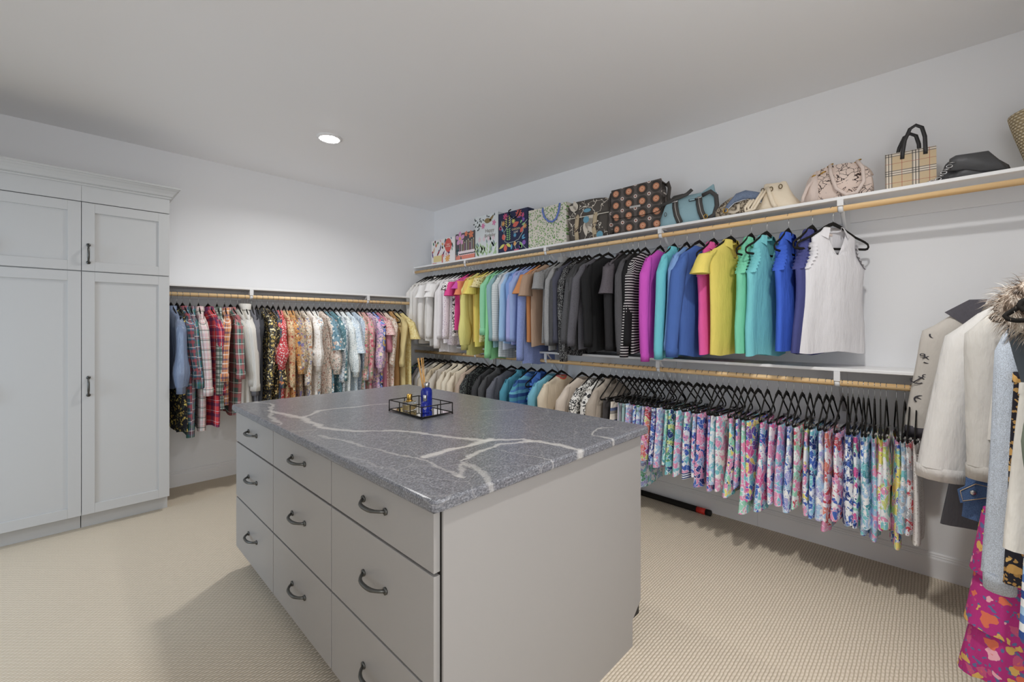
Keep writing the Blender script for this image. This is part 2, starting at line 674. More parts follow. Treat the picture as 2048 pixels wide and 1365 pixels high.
def wall_shelf(label, x0, x1, y0, y1, zt, along, spots, cleat):
    t = thing('wall_shelf', label, 'shelf', ((x0 + x1) / 2, (y0 + y1) / 2, zt - .018))
    lx, ly = (x1 - x0) / 2, (y1 - y0) / 2
    MB().box(-lx, lx, -ly, ly, 0, .018, .003).build('board', M['shelf'], t)
    if along == 'y':
        MB().box(lx - .019, lx, -ly, ly, -.082, -.0005, .002).build('cleat', M['trim'], t)
    else:
        MB().box(-lx, lx, ly - .019, ly, -.082, -.0005, .002).build('cleat', M['trim'], t)
    for s in spots:
        if along == 'y':
            put('bracket', BR[cleat], t, (lx - .0195, s - (y0 + y1) / 2, 0), (0, 0, -PI / 2))
        else:
            put('bracket', BR[cleat], t, (s - (x0 + x1) / 2, ly - .0195, 0), (0, 0, 0))
    return t


wall_shelf('long white upper shelf on the right wall carrying bags and gift bags', XR - .30, XR, YN, YB, 2.05, 'y', (3.56, 2.455, 1.395, 0.365), -.045)
wall_shelf('long white lower shelf on the right wall between two hanging rods', XR - .30, XR, -.06, YB, 1.113, 'y', (3.40, 2.45, 1.41, 0.38), -.065)
wall_shelf('white shelf on the back wall above plaid and floral shirts', 0.522, XR - .305, YB - .30, YB, 1.67, 'x', (1.115, 2.195), -.0605)


def rod(label, p0, p1, mat):
    axis = 0 if abs(p1[0] - p0[0]) > abs(p1[1] - p0[1]) else 1
    t = thing('closet_rod', label, 'rod', p0, 0, 'wooden hanging rods')
    d = Vector(p1) - Vector(p0)
    MB().tube([(0, 0, 0), d / 2, d], .016, 16, up=(0, 0, 1)).build('dowel', M[mat], t)
    u = d.normalized()
    for q in (Vector((0, 0, 0)), d - u * .012):
        MB().tube([q, q + u * .012], .026, 16, up=(0, 0, 1)).build('end_socket', M['white_metal'], t)


XROD = 2.96
rod('wooden rod under the upper right shelf holding white to rainbow tops', (XROD, YN, 1.987), (XROD, YB, 1.987), 'rod_y')
rod('wooden rod under the lower right shelf holding sweaters and printed skirts', (XROD, -.06, 1.03), (XROD, YB, 1.03), 'rod_y')
YROD = 4.25
rod('wooden rod on the back wall holding plaid shirts and floral blouses', (0.522, YROD, 1.5915), (XR, YROD, 1.5915), 'rod_x')
rod('wooden rod along the near wall holding coats and long skirts', (1.2, -.35, 1.60), (XR, -.35, 1.60), 'rod_x')


# ------------------------------------------------------------------ tall cabinets on the back wall
YD = 3.985                              # face of the doors


def pull(length, mat='pewter', vertical=False, proj=.030):
    """Bow pull, local: mounted on y=0 facing -y, centred."""
    b = MB()
    h = length / 2
    pts = []
    for i in range(13):
        s = -1 + 2 * i / 12.0
        pts.append((h * s, -proj * (1 - abs(s) ** 3.2) * (0.86 + 0.14 * (1 - s * s)) - .003, 0))
    if vertical:
        pts = [(0, y, x) for x, y, z in pts]
    up = (1, 0, 0) if vertical else (0, 0, 1)
    b.tube(pts, [.0062 if 2 < i < 10 else .0052 for i in range(13)], 8, up=up)
    for s in (-h, h):
        p = (0, 0, s) if vertical else (s, 0, 0)
        q = (0, -.005, s) if vertical else (s, -.005, 0)
        b.tube([p, q], .011, 10, up=(1, 0, 1))
    return b.mesh('handle', M[mat])


PULL_V = pull(.115, vertical=True)
PULL_H = pull(.135)


def shaker_door(parent, x0, x1, z0, z1, hx=None, hz=None, px=0, pz=0):
    w = .062
    y0, y1 = YD, YD + .020
    d = MB()
    for (a, b, c, e) in ((x0, x0 + w, z0, z1), (x1 - w, x1, z0, z1), (x0 + w, x1 - w, z0, z0 + w), (x0 + w, x1 - w, z1 - w, z1)):
        d.box(a - px, b - px, y0, y1, c, e, .0012)
    do = d.build('door', M['cabinet'], parent)
    MB().box(x0 + w - .004 - px, x1 - w + .004 - px, y0 + .010, y1 - .002, z0 + w - .004, z1 - w + .004).build('panel', M['cabinet'], do)
    if hx is not None:
        put('handle', PULL_V, do, (hx - px, y0, hz))
    return do


def tall_cabinet(label, x0, x1, cols, handles):
    t = thing('tall_cabinet', label, 'cabinet', (x0, 0, 0))
    MB().box(.001, x1 - x0 - .001, YD + .022, YB - .002, .10, 2.27).build('body', M['cabinet'], t)
    MB().box(.0, x1 - x0 - .004, YD + .075, YB - .002, 0, .0995).build('toe_kick', M['cabinet'], t)
    MB().box(.0005, x1 - x0 - .0005, YD + .001, YD + .0215, 2.158, 2.27, .001).build('frieze', M['cabinet'], t)
    g = .003
    for (a, b), hs in zip(cols, handles):
        shaker_door(t, a + g / 2, b - g / 2, 1.705, 2.152, hs, 1.817, x0)
        shaker_door(t, a + g / 2, b - g / 2, .103, 1.698, hs, .945, x0)


tall_cabinet('narrow grey tall cabinet with shaker doors beside the plaid shirts', .066, .522, [(.066, .522)], [.0985])
tall_cabinet('wide grey tall cabinet with shaker doors at the room edge', -.846, .066, [(-.39, .066), (-.846, -.39)], [-.357, -.423])

# crown moulding running along the top and returning to the wall at the free end
cp = [(0, 0), (.006, .0), (.010, .008), (.006, .014), (.014, .018), (.022, .034), (.036, .052), (.046, .060), (.050, .066), (.056, .068), (.056, .080), (0, .080)]
v, f = [], []
for (o_, z_) in cp:
    v += [(-.86, YD - o_, 2.262 + z_), (.522 + o_, YD - o_, 2.262 + z_), (.522 + o_, YB - .001, 2.262 + z_)]
n_ = len(cp)
for i in range(n_):
    j = (i + 1) % n_
    for k in (0, 1):
        f.append((i * 3 + k, j * 3 + k, j * 3 + k + 1, i * 3 + k + 1))
f.append(tuple(i * 3 for i in range(n_)))
f.append(tuple(i * 3 + 2 for i in range(n_ - 1, -1, -1)))
tag(MB().add(v, f).build('crown_moulding', M['cabinet']), 'grey crown moulding along the top of the tall cabinets', 'moulding')

# ------------------------------------------------------------------ the island
isl = thing('island_cabinet', 'greige kitchen style island base with nine drawers and dark pulls', 'cabinet', (1.2, 1.83, 0))
IX, IY = 1.2, 1.83
b = MB()
b.box(.745 - IX, 1.66 - IX, .912 - IY, 2.768 - IY, .0, .105)
b.box(.678 - IX, 1.722 - IX, .912 - IY, 2.768 - IY, .105, .8795)
b.build('body', M['dark_gap'], isl)
pnl = MB()
pnl.prism([(.676 - IX, .12), (.742 - IX, .12), (.742 - IX, 0.0), (1.655 - IX, 0.0), (1.655 - IX, .11), (1.725 - IX, .165), (1.725 - IX, .8795), (.676 - IX, .8795)], 1, .905 - IY, .9115 - IY)
pnl.build('end_panel', M['island'], isl)
pnl = MB()
pnl.prism([(.676 - IX, .12), (.742 - IX, .12), (.742 - IX, 0.0), (1.655 - IX, 0.0), (1.655 - IX, .11), (1.725 - IX, .165), (1.725 - IX, .8795), (.676 - IX, .8795)], 1, 2.7685 - IY, 2.775 - IY)
pnl.build('end_panel', M['island'], isl)
MB().box(1.7225 - IX, 1.728 - IX, .912 - IY, 2.768 - IY, .165, .8795).build('back_panel', M['island'], isl)
ys = [.914, 1.5345, 2.1565, 2.776]
zs = [(.710, .8655), (.406, .7015), (.124, .3975)]
for ci in range(3):
    for (z0, z1) in zs:
        y0, y1 = ys[ci] + .003, ys[ci + 1] - .003
        dr = MB().box(.655 - IX, .675 - IX, y0 - IY, y1 - IY, z0, z1, .0015).build('drawer', M['island'], isl)
        put('handle', PULL_H, dr, (.655 - IX, (y0 + y1) / 2 - IY, (z0 + z1) / 2 + .012), (0, 0, -PI / 2))

# slab with eased edges, slightly uneven like a chiselled stone edge
random.seed(5)
sx0, sx1, sy0, sy1 = .634, 1.768, .885, 2.79
rc = .022
out = []
for (cx, cy, a0) in ((sx1 - rc, sy1 - rc, 0), (sx0 + rc, sy1 - rc, 90), (sx0 + rc, sy0 + rc, 180), (sx1 - rc, sy0 + rc, 270)):
    for k in range(5):
        a = math.radians(a0 + 22.5 * k)
        out.append((cx + rc * math.cos(a), cy + rc * math.sin(a), math.cos(a), math.sin(a)))
pts = []
for i in range(len(out)):
    p, q = out[i], out[(i + 1) % len(out)]
    m_ = max(1, int(math.hypot(q[0] - p[0], q[1] - p[1]) / .03))
    for k in range(m_):
        t_ = k / m_
        pts.append(tuple(p[j] + (q[j] - p[j]) * t_ for j in range(4)))
lev = [(-.0015, .880), (.0, .884), (.0, .903), (-.004, .9085), (-.008, .910)]
v, f = [], []
N_ = len(pts)
for li, (off, z_) in enumerate(lev):
    for (x, y, nx, ny) in pts:
        w_ = random.uniform(-.0012, .0012) if 0 < li < 4 else 0
        v.append((x + nx * (off + w_) - IX, y + ny * (off + w_) - IY, z_ - .88 + (random.uniform(-.0006, .0006) if 0 < li < 3 else 0)))
for li in range(len(lev) - 1):
    for i in range(N_):
        f.append((li * N_ + i, li * N_ + (i + 1) % N_, (li + 1) * N_ + (i + 1) % N_, (li + 1) * N_ + i))
f.append(tuple(range(N_ - 1, -1, -1)))
f.append(tuple(range((len(lev) - 1) * N_, len(lev) * N_)))
ct = MB().add(v, f).build('countertop', M['stone'])
ct.location = (IX, IY, .88)
tag(ct, 'grey soapstone slab with pale veins lying on the island', 'countertop')

# ------------------------------------------------------------------ tray and bottles on the island
ZT = .9105
tr = thing('wire_tray', 'black wire tray with mirrored base on the stone countertop', 'tray', (1.236, 1.845, ZT))
hx, hy, ht_ = .089, .145, .056
b = MB()
for z_ in (.009, ht_):
    b.tube([(-hx, -hy, z_), (hx, -hy, z_), (hx, hy, z_), (-hx, hy, z_)], .0024, 6, True, up=(0, 0, 1))
    for (p, q) in (((-hx, -hy), (hx, -hy)), ((hx, -hy), (hx, hy)), ((hx, hy), (-hx, hy)), ((-hx, hy), (-hx, -hy))):
        b.tube([(p[0], p[1], z_), (q[0], q[1], z_)], .0026, 6, up=(0, 0, 1))
for sx in (-1, 1):
    for sy in (-1, 1):
        b.tube([(sx * hx, sy * hy, .004), (sx * hx, sy * hy, ht_)], .0026, 6, up=(1, 0, 0))
for sx in (-1, 1):
    for y_ in (-.048, .048):
        b.tube([(sx * hx, y_, .009), (sx * hx, y_, ht_)], .0024, 6, up=(1, 0, 0))
for sy in (-1, 1):
    b.tube([(0, sy * hy, .009), (0, sy * hy, ht_)], .0024, 6, up=(1, 0, 0))
b.build('wire_frame', M['black_metal'], tr)
for sx in (-1, 1):
    for sy in (-1, 1):
        MB().lathe([(.001, .0), (.004, .0015), (.0048, .004), (.003, .007)], 10, sx * hx, sy * hy).build('foot', M['black_metal'], tr)
MB().box(-hx + .002, hx - .002, -hy + .002, hy - .002, .006, .009).build('mirror_base', plain('mirror', C('d8d8d8'), .04, .5, 1.0), tr)

glass_blue = plain('blue_glass', C('2338b0'), .04, .5, **{'Transmission Weight': .55, 'IOR': 1.45})
glass_clear = plain('clear_glass', C('eef0ea'), .03, .5, **{'Transmission Weight': .95, 'IOR': 1.45})
ZM = ZT + .0094
bt = thing('reed_diffuser', 'tall cobalt blue glass diffuser bottle with wooden reeds on the tray', 'diffuser', (1.268, 1.838, ZM))
MB().lathe([(.001, 0), (.024, 0), (.0275, .003), (.0285, .010), (.0285, .088), (.0275, .098), (.023, .108), (.016, .113), (.0135, .116)], 28).build('bottle', glass_blue, bt)
MB().lathe([(.0145, .114), (.0155, .115), (.0155, .136), (.0135, .138), (.0065, .138)], 24, caps=False).build('collar', M['chrome'], bt)
random.seed(3)
reed_m = plain('reed_wood', C('cfa062'), .7, .2)
for i in range(7):
    a = random.uniform(0, 6.28)
    lean = (-.022 + random.uniform(-.014, .016), .010 + random.uniform(-.012, .016))
    r0 = (.004 * math.cos(a), .004 * math.sin(a))
    MB().tube([(r0[0], r0[1], .015), (r0[0] + lean[0], r0[1] + lean[1], .262 + random.uniform(-.006, .006))], .0014, 6, up=(1, 0, 0)).build('reed', reed_m, bt)
pf = thing('perfume_bottle', 'small dark blue perfume bottle with silver cap and white ring mark', 'bottle', (1.223, 1.785, ZM))
MB().lathe([(.001, 0), (.019, 0), (.0215, .003), (.022, .008), (.022, .038), (.020, .046), (.013, .053), (.008, .055)], 26).build('bottle', glass_blue, pf)
MB().lathe([(.008, .054), (.0092, .055), (.0092, .083), (.008, .085), (.001, .085)], 20).build('cap', M['chrome'], pf)
lab_m = plain('white_print', C('e8e8ea'), .6, .2)
fw = Vector((-1.223, -1.785, 0)).normalized()
ang = math.atan2(fw.y, fw.x) + PI / 2
ringp = [(.0065 * math.cos(a), -.0225, .026 + .0065 * math.sin(a)) for a in [2 * PI * k / 20 for k in range(20)]]
rg = MB().tube(ringp, .0006, 5, True, up=(0, 1, 0)).build('ring_mark', lab_m, pf)
rg.rotation_euler = (0, 0, ang)
q = Matrix.Rotation(ang, 3, 'Z') @ Vector((0, -.0228, .026))
letters('letter_mark', 'R', .009, lab_m, pf, q, (PI / 2, 0, ang))
gp = thing('perfume_bottle', 'square clear perfume bottle of amber liquid with gold cap on the tray', 'bottle', (1.196, 1.880, ZM), .15)
MB().box(-.030, .030, -.021, .021, 0, .048, .004).build('bottle', glass_clear, gp)
MB().box(-.025, .025, -.016, .016, .006, .030, .003).build('perfume', plain('perfume', C('d8b860'), .1, .4, **{'Transmission Weight': .6}), gp)
MB().lathe([(.016, .048), (.0165, .050), (.0165, .053), (.012, .054)], 20).build('neck_ring', M['gold'], gp)
MB().lathe([(.0125, .053), (.0135, .055), (.0135, .081), (.0125, .083), (.001, .083)], 24).build('cap', M['gold'], gp)

# dark pole with red end band lying along the skirting
pl = thing('exercise_bar', 'black padded bar with red end band lying along the right skirting', 'bar', (3.175, 1.128, .021))
MB().tube([(.012, 1.35, 0), (-.005, .42, 0), (-.012, .095, 0)], .021, 14, up=(0, 0, 1)).build('grip', plain('black_foam', C('23211f'), .9, .1), pl)
MB().tube([(-.012, .093, 0), (-.0125, .032, 0)], .0218, 14, up=(0, 0, 1)).build('red_band', plain('red_band', C('c8372c'), .5, .3), pl)
MB().tube([(-.0125, .031, 0), (-.013, -.003, 0), (-.013, -.006, 0)], [.0215, .0215, .018], 14, up=(0, 0, 1)).build('end_cap', plain('black_rubber', C('1c1b1a'), .6, .3), pl)


# ------------------------------------------------------------------ clothes hangers
def hanger_path(bar, drop, half):
    r = [(0, -.076), (.022, -.082), (.05, -.098), (.09, -.098 - drop * .30), (.135, -.098 - drop * .62), (half - .022, -.098 - drop * .92), (half - .004, -.098 - drop * 1.06),
         (half, bar + .014), (half - .006, bar + .004), (half - .02, bar)]
    right = [(x, 0, z) for x, z in r]
    mid = [(half * .5, 0, bar), (0, 0, bar), (-half * .5, 0, bar)]
    left = [(-x, 0, z) for x, z in r[:0:-1]]
    return right + mid + left


def hook_mesh():
    b = MB()
    p = [(0, 0, -.076), (0, 0, -.05), (.001, 0, -.034)]
    for d in range(-60, 190, 18):
        a = math.radians(d)
        p.append((.0185 * math.cos(a) * (1 if d > -30 else .55), 0, .0185 * math.sin(a)))
    b.tube(p, .0016, 6, up=(0, 1, 0))
    return b.mesh('hook', M['chrome'])


HOOK = hook_mesh()
HB = MB().tube(hanger_path(-.217, .085, .215), .0066, 6, True, flat=0.55, up=(0, 1, 0))
HB.prism([(0, -.068), (.012, -.072), (.055, -.092), (.052, -.108), (0, -.088), (-.052, -.108), (-.055, -.092), (-.012, -.072)], 1, -.003, .003)
HANGER_WIDE = HB.mesh('frame', M['hanger'])
HN = MB().tube(hanger_path(-.212, .085, .185), .0066, 6, True, flat=0.55, up=(0, 1, 0))
HN.prism([(0, -.068), (.012, -.072), (.055, -.092), (.052, -.108), (0, -.088), (-.052, -.108), (-.055, -.092), (-.012, -.072)], 1, -.003, .003)
HANGER = HN.mesh('frame', M['hanger'])
SB = MB().tube(hanger_path(-.238, .115, .205), .0066, 6, True, flat=0.55, up=(0, 1, 0))
SB.prism([(0, -.068), (.012, -.072), (.055, -.092), (.052, -.110), (0, -.088), (-.052, -.110), (-.055, -.092), (-.012, -.072)], 1, -.003, .003)
SKIRT_HANGER = SB.mesh('frame', M['hanger'])
CLIP = MB().box(-.011, .011, -.006, -.003, -.272, -.226).box(-.011, .011, .003, .006, -.272, -.226).tube([(-.012, 0, -.238), (.012, 0, -.238)], .0065, 8, up=(0, 0, 1)).box(-.008, .008, -.013, -.006, -.232, -.222).mesh('clip', M['chrome'])


def hanger(label, loc, rz, skirt=False, mat=None, group=None, wide=False):
    t = thing('clothes_hanger', label, 'hanger', loc, rz, group)
    put('hook', HOOK, t)
    fr = put('frame', SKIRT_HANGER if skirt else HANGER_WIDE if wide else HANGER, t)
    if mat:
        fr.data = fr.data.copy()
        fr.data.materials[0] = mat
    if skirt:
        for x in (-.125, .125):
            put('clip', CLIP, t, (x, 0, 0))
    return t


# ------------------------------------------------------------------ garments
def loft(levels, n=26, fold=0.0, kf=5, seed=0, vneck=0.0, hem=0.0, sup=0.8):
    """levels: (z, cx, cy, half width, half depth). Returns verts, faces, uvs of a draped tube."""
    rnd = random.Random(seed)
    ph = [rnd.uniform(0, 6.28) for _ in range(5)]
    v, f, uv = [], [], []
    z0, z1 = levels[0][0], levels[-1][0]
    m = n + 1
    per = 2 * (max(l[3] for l in levels) + max(l[4] for l in levels)) * 1.02
    for (z, cx, cy, hw, hd) in levels:
        s = (z0 - z) / (z0 - z1)
        for j in range(m):
            a = 2 * PI * j / n
            c, sn = math.cos(a), math.sin(a)
            x = hw * math.copysign(abs(c) ** sup, c)
            y = hd * math.copysign(abs(sn) ** .85, sn)
            amp = fold * s ** .8
            both = math.sin(kf * x / .2 + ph[0]) + .5 * math.sin(2.3 * kf * x / .2 + ph[1] + 2 * s)
            own = math.sin(1.7 * kf * x / .2 + ph[2] + (2 if sn > 0 else 0))
            edge = (1 - abs(c) ** 4)
            y += amp * (.65 * both + .5 * own) * edge + amp * 1.2 * math.sin(3 * s + ph[3])
            zz = z
            if vneck and sn < .05:
                k = max(0.0, 1 - abs(x) / max(hw, .001))
                wt = max(0.0, 1 - s / .20)
                zz -= vneck * k ** .9 * wt
            if hem and s > .8:
                zz += hem * ((s - .8) / .2) * math.sin(2 * x / .2 * 2 + ph[4])
            v.append((cx + x, cy + y, zz))
            uv.append((j / n * per, z))
    for i in range(len(levels) - 1):
        for j in range(n):
            f.append((i * m + j, i * m + j + 1, (i + 1) * m + j + 1, (i + 1) * m + j))
    return v, f, uv


def cloth(name, geo, mat, parent, solid=0.0):
    me = mesh_from(name, geo[0], geo[1], mat, True, geo[2])
    return put(name, me, parent)


SHOULDER = [(-.100, .066, .028), (-.110, .086, .031), (-.128, .122, .031), (-.150, .168, .028), (-.172, .198, .026), (-.200, .210, .027), (-.245, .210, .029)]
TANK = [(-.100, .066, .028), (-.110, .084, .030), (-.128, .112, .029), (-.140, .128, .027), (-.190, .126, .028), (-.245, .134, .031), (-.285, .158, .034), (-.315, .184, .035)]


def body_levels(top, L, w, d, waist=0.0, tier=()):
    lv = [(z, 0, 0, a, b) for z, a, b in top]
    zt, wt, dt = top[-1]
    n = 9
    for i in range(1, n + 1):
        s = i / n
        ww = wt + (w - wt) * s ** 1.2 - waist * math.sin(PI * min(1, s * 1.5)) * (1 if s < .67 else 0)
        lv.append((zt + (-L - zt) * s, 0, 0, ww, dt + (d - dt) * s))
    for tz in tier:
        pass
    return lv


def sleeve_geo(side, length, r0, r1, puff=0.0, out=0.02, swing=0.0, seed=0, flare=0.0, xs=.178):
    rnd = random.Random(seed)
    v, f, uv = [], [], []
    n, m = 12, 13
    K = 11
    ph = rnd.uniform(0, 6.28)
    for i in range(K + 1):
        s = i / K
        x = side * (xs + .042 * min(1, s * 5) ** .8 + out * s + .006 * math.sin(3 * s + ph))
        z = -.158 - length * s
        y = swing * s + .008 * math.sin(2.5 * s + ph)
        r = r0 + (r1 - r0) * s + puff * math.exp(-((s - .80) / .17) ** 2) + flare * s ** 3
        if i == 0:
            r *= .55
        elif i == 1:
            r *= .88
        for j in range(m):
            a = 2 * PI * j / n
            fold = 1 + (.10 + puff * 2.2) * math.sin(3 * a + ph + 2 * s) * s + .05 * math.sin(5 * a + 4 * s)
            tilt = .022 * math.cos(a) * side * (1 - s) if i < 3 else 0
            v.append((x + r * .98 * fold * math.cos(a), y + r * .72 * fold * math.sin(a), z + (-.03 * max(0, side * math.cos(a)) if i < 2 else 0) + tilt * 0))
            uv.append((j / n * 6.28 * r0, -.158 - length * s))
    for i in range(K):
        for j in range(n):
            f.append((i * m + j, i * m + j + 1, (i + 1) * m + j + 1, (i + 1) * m + j))
    return (v, f, uv), (x, y, z, r)


def ring_geo(levels, n=16, point=0.0, gap=0.0, opening=0.0):
    """Collar or cuff: a short tube; `point` pulls the front corners down."""
    v, f, uv = [], [], []
    m = n + 1
    for k, (z, cx, cy, hw, hd) in enumerate(levels):
        for j in range(m):
            a = 2 * PI * j / n
            x, y = hw * math.cos(a), hd * math.sin(a)
            zz = z
            if point and k == len(levels) - 1:
                zz -= point * max(0, -math.sin(a)) * (1 - .7 * abs(math.cos(a)))
            if gap and math.sin(a) < -.3:
                zz -= gap * (1 - abs(math.cos(a)))
            v.append((cx + x, cy + y, zz))
            uv.append((j / n * .3, z))
    for i in range(len(levels) - 1):
        for j in range(n):
            if opening and abs(2 * PI * (j + .5) / n - 1.5 * PI) < opening:
                continue
            f.append((i * m + j, i * m + j + 1, (i + 1) * m + j + 1, (i + 1) * m + j))
    return v, f, uv


def ruffle_geo(side, top, bot, amp, x0, seed=0):
    """Gathered trim along an armhole."""
    v, f, uv = [], [], []
    n = 22
    for i in range(n + 1):
        s = i / n
        z = top + (bot - top) * s
        bow = math.sin(PI * s)
        xc = x0 - .004 * bow + (.045 * max(0, s - .45) / .55)
        for j, (dx, dy) in enumerate(((0, -.030), (.024, -.022), (.030, 0), (.024, .022), (0, .030))):
            w = amp * math.sin(i * 2.1 + j) * (.4 + .6 * bow)
            v.append((side * (xc + dx * .55 + w), dy + w * .4, z + w * .5))
            uv.append((j * .02, z))
    for i in range(n):
        for j in range(4):
            a = i * 5 + j
            f.append((a, a + 1, a + 6, a + 5))
    return v, f, uv


def skirt_geo(top, L, w0, w1, d0, d1, fold, seed, hem=.004):
    lv = []
    n = 8
    for i in range(n + 1):
        s = i / n
        lv.append((top - L * s, 0, 0, w0 + (w1 - w0) * s ** .9, d0 + (d1 - d0) * s))
    return loft(lv, 24, fold, 8, seed, hem=hem, sup=.75)


SEED = [100]


def garment(kind, spec, L, loc, rz, desc, name, cat, group, opt):
    SEED[0] += 1
    sd = SEED[0]
    rnd = random.Random(sd)
    m = fabric(spec)
    t = thing(name, desc, cat, loc, rz, group)
    t.scale = (opt.get('sx', 1.0), 1, 1)
    trim = fabric(opt['trim']) if 'trim' in opt else m
    d = opt.get('d', .030)
    if kind in ('long', 'puff', 'short', 'cap', 'knit', 'card', 'dress', 'roll'):
        w = opt.get('w', .215)
        thick = d * (1.15 if kind == 'knit' else 1)
        lv = body_levels(SHOULDER, L, w, thick, opt.get('waist', 0.0))
        vn = opt.get('v', .03 if kind != 'card' else .42)
        cloth('body', loft(lv, 26, opt.get('fold', .0095), 5, sd, vn, .010), m, t)
        sl = opt.get('sl', {'long': .56, 'puff': .50, 'short': .17, 'cap': .11, 'knit': .58, 'card': .58, 'dress': .50, 'roll': .36}[kind])
        for side in () if opt.get('nosl') else (-1, 1):
            s2 = sd * 3 + side
            if side == opt['wall']:                       # the sleeve against the wall hangs tucked in
                k_ = {'short': .0, 'cap': .0}.get(kind, -.045)
                geo, e = sleeve_geo(side, min(sl, .55), .042, .036, 0, k_, 0, s2, 0, .160)
            elif kind in ('short', 'cap'):
                geo, e = sleeve_geo(side, sl, .052, .056, 0, .055, rnd.uniform(-.012, .012), s2, .012)
            elif kind in ('puff',):
                geo, e = sleeve_geo(side, sl, .050, .046, opt.get('p', .026), opt.get('out', .03), rnd.uniform(-.04, .04), s2)
            else:
                geo, e = sleeve_geo(side, sl, opt.get('r', .048), opt.get('r1', .037), opt.get('p', .0), opt.get('out', .028), rnd.uniform(-.04, .04), s2)
            so = cloth('sleeve', geo, m, t)
            if kind not in ('short', 'cap') and opt.get('cuff', True):
                x, y, z, r = e
                cr = r * (.72 if kind == 'puff' else .98 if kind != 'roll' else 1.18)
                h = .05 if kind != 'roll' else .06
                cg = ring_geo([(z + .006, x, y, r * .96, r * .72), (z - .004, x, y, cr * 1.02, cr * .76), (z - h, x, y, cr * 1.0, cr * .75), (z - h + .004, x, y, cr * .84, cr * .6)], 12)
                cloth('cuff', cg, trim, so)
        col = opt.get('col', 'crew')
        if col == 'shirt':
            cloth('collar', ring_geo([(-.104, 0, 0, .050, .024), (-.076, 0, .004, .052, .030), (-.082, 0, .002, .062, .036), (-.118, 0, 0, .084, .042)], 28, .04, .012, .35), trim, t)
        elif col == 'turtle':
            cloth('collar', ring_geo([(-.112, 0, 0, .072, .036), (-.075, 0, 0, .058, .036), (-.045, 0, 0, .060, .040), (-.050, 0, 0, .070, .048), (-.098, 0, 0, .076, .046)], 18), trim, t)
        elif col == 'crew':
            cloth('collar', ring_geo([(-.112, 0, 0, .070, .034), (-.100, 0, 0, .060, .031), (-.094, 0, 0, .056, .028), (-.100, 0, 0, .052, .024)], 18, 0, vn * .8), trim, t)
        if opt.get('hem'):
            z1 = -L
            cloth('hem_band', loft([(z1 + .05, 0, 0, w * 1.005, thick * 1.08), (z1 - .002, 0, 0, w * 1.005, thick * 1.10)], 26, .007, 5, sd), fabric(opt['hem']), t)
        if opt.get('flounce'):
            cloth('flounce', loft([(-L + .01, 0, 0, w, thick), (-L - .06, 0, 0, w * 1.08, thick * 1.3), (-L - opt['flounce'], 0, 0, w * 1.18, thick * 1.5)], 30, .014, 9, sd, hem=.01), trim, t)
    elif kind == 'tank':
        w = opt.get('w', .198)
        lv = body_levels(TANK, L, w, .034, opt.get('waist', .012))
        cloth('body', loft(lv, 28, opt.get('fold', .013), 4, sd, opt.get('v', .19), .008), m, t)
        cloth('collar', ring_geo([(-.106, 0, .0, .050, .024), (-.078, 0, .006, .050, .030), (-.084, 0, .004, .060, .037), (-.124, 0, 0, .092, .044)], 28, .045, .02, .62), m, t)
        for side in (-1, 1):
            cloth('armhole_ruffle', ruffle_geo(side, -.17, -.315, .007, .122), m, t)
        cloth('neck_label', ([(-.018, .022, -.112), (.018, .022, -.112), (.018, .024, -.126), (-.018, .024, -.126)], [(0, 1, 2, 3)], [(0, 0)] * 4), fabric(('s', 'd9c7bd')), t)
    elif kind in ('skirt', 'flare', 'shorts'):
        top = opt.get('top', -.250)
        w0 = opt.get('w0', .165)
        w1 = opt.get('w', .20 if kind != 'flare' else .235)
        dd = opt.get('d', .020)
        if kind == 'shorts':
            cloth('body', skirt_geo(top, L * .55, w0, w1 * .98, .012, dd, .005, sd), m, t)
            for side in (-1, 1):
                lv = [(top - L * .50 - L * .5 * k / 4, side * w1 * .5, 0, w1 * (.50 + .02 * k), dd * (1 + .05 * k)) for k in range(5)]
                cloth('leg', loft(lv, 18, .004, 6, sd + side, hem=.003), m, t)
        else:
            cloth('body', skirt_geo(top, L, w0, w1, .012, dd * (1.5 if kind == 'flare' else 1), .006 if kind == 'skirt' else .011, sd, .006), m, t)
        cloth('waistband', ring_geo([(top + .004, 0, 0, w0 * 1.0, .012), (top + .002, 0, 0, w0 * 1.02, .0145), (top - .030, 0, 0, w0 * 1.03, .0155)], 20), trim, t)
        for tz in opt.get('tiers', ()):
            lv = [(top - L * tz - L * .36 * k / 4, 0, 0, (w0 + (w1 - w0) * tz) * (1.03 + .035 * k), dd * (1.5 + .10 * k)) for k in range(5)]
            cloth('tier', loft(lv, 34, .016, 9, sd + int(tz * 10), hem=.008, sup=.75), m, t)
        if opt.get('loops'):
            for side in (-1, 1):
                cloth('hanging_loop', ([(side * .125 - .005, 0, -.262), (side * .125 + .005, 0, -.262), (side * w0 * .8 + .005, 0, top), (side * w0 * .8 - .005, 0, top)], [(0, 1, 2, 3)], [(0, 0)] * 4), m, t)
        if opt.get('hemtrim'):
            cloth('hem_band', loft([(top - L + .035, 0, 0, w1 * .99, dd * 1.1), (top - L - .004, 0, 0, w1 * 1.01, dd * 1.15)], 24, .006, 8, sd), fabric(opt['hemtrim']), t)
    return t


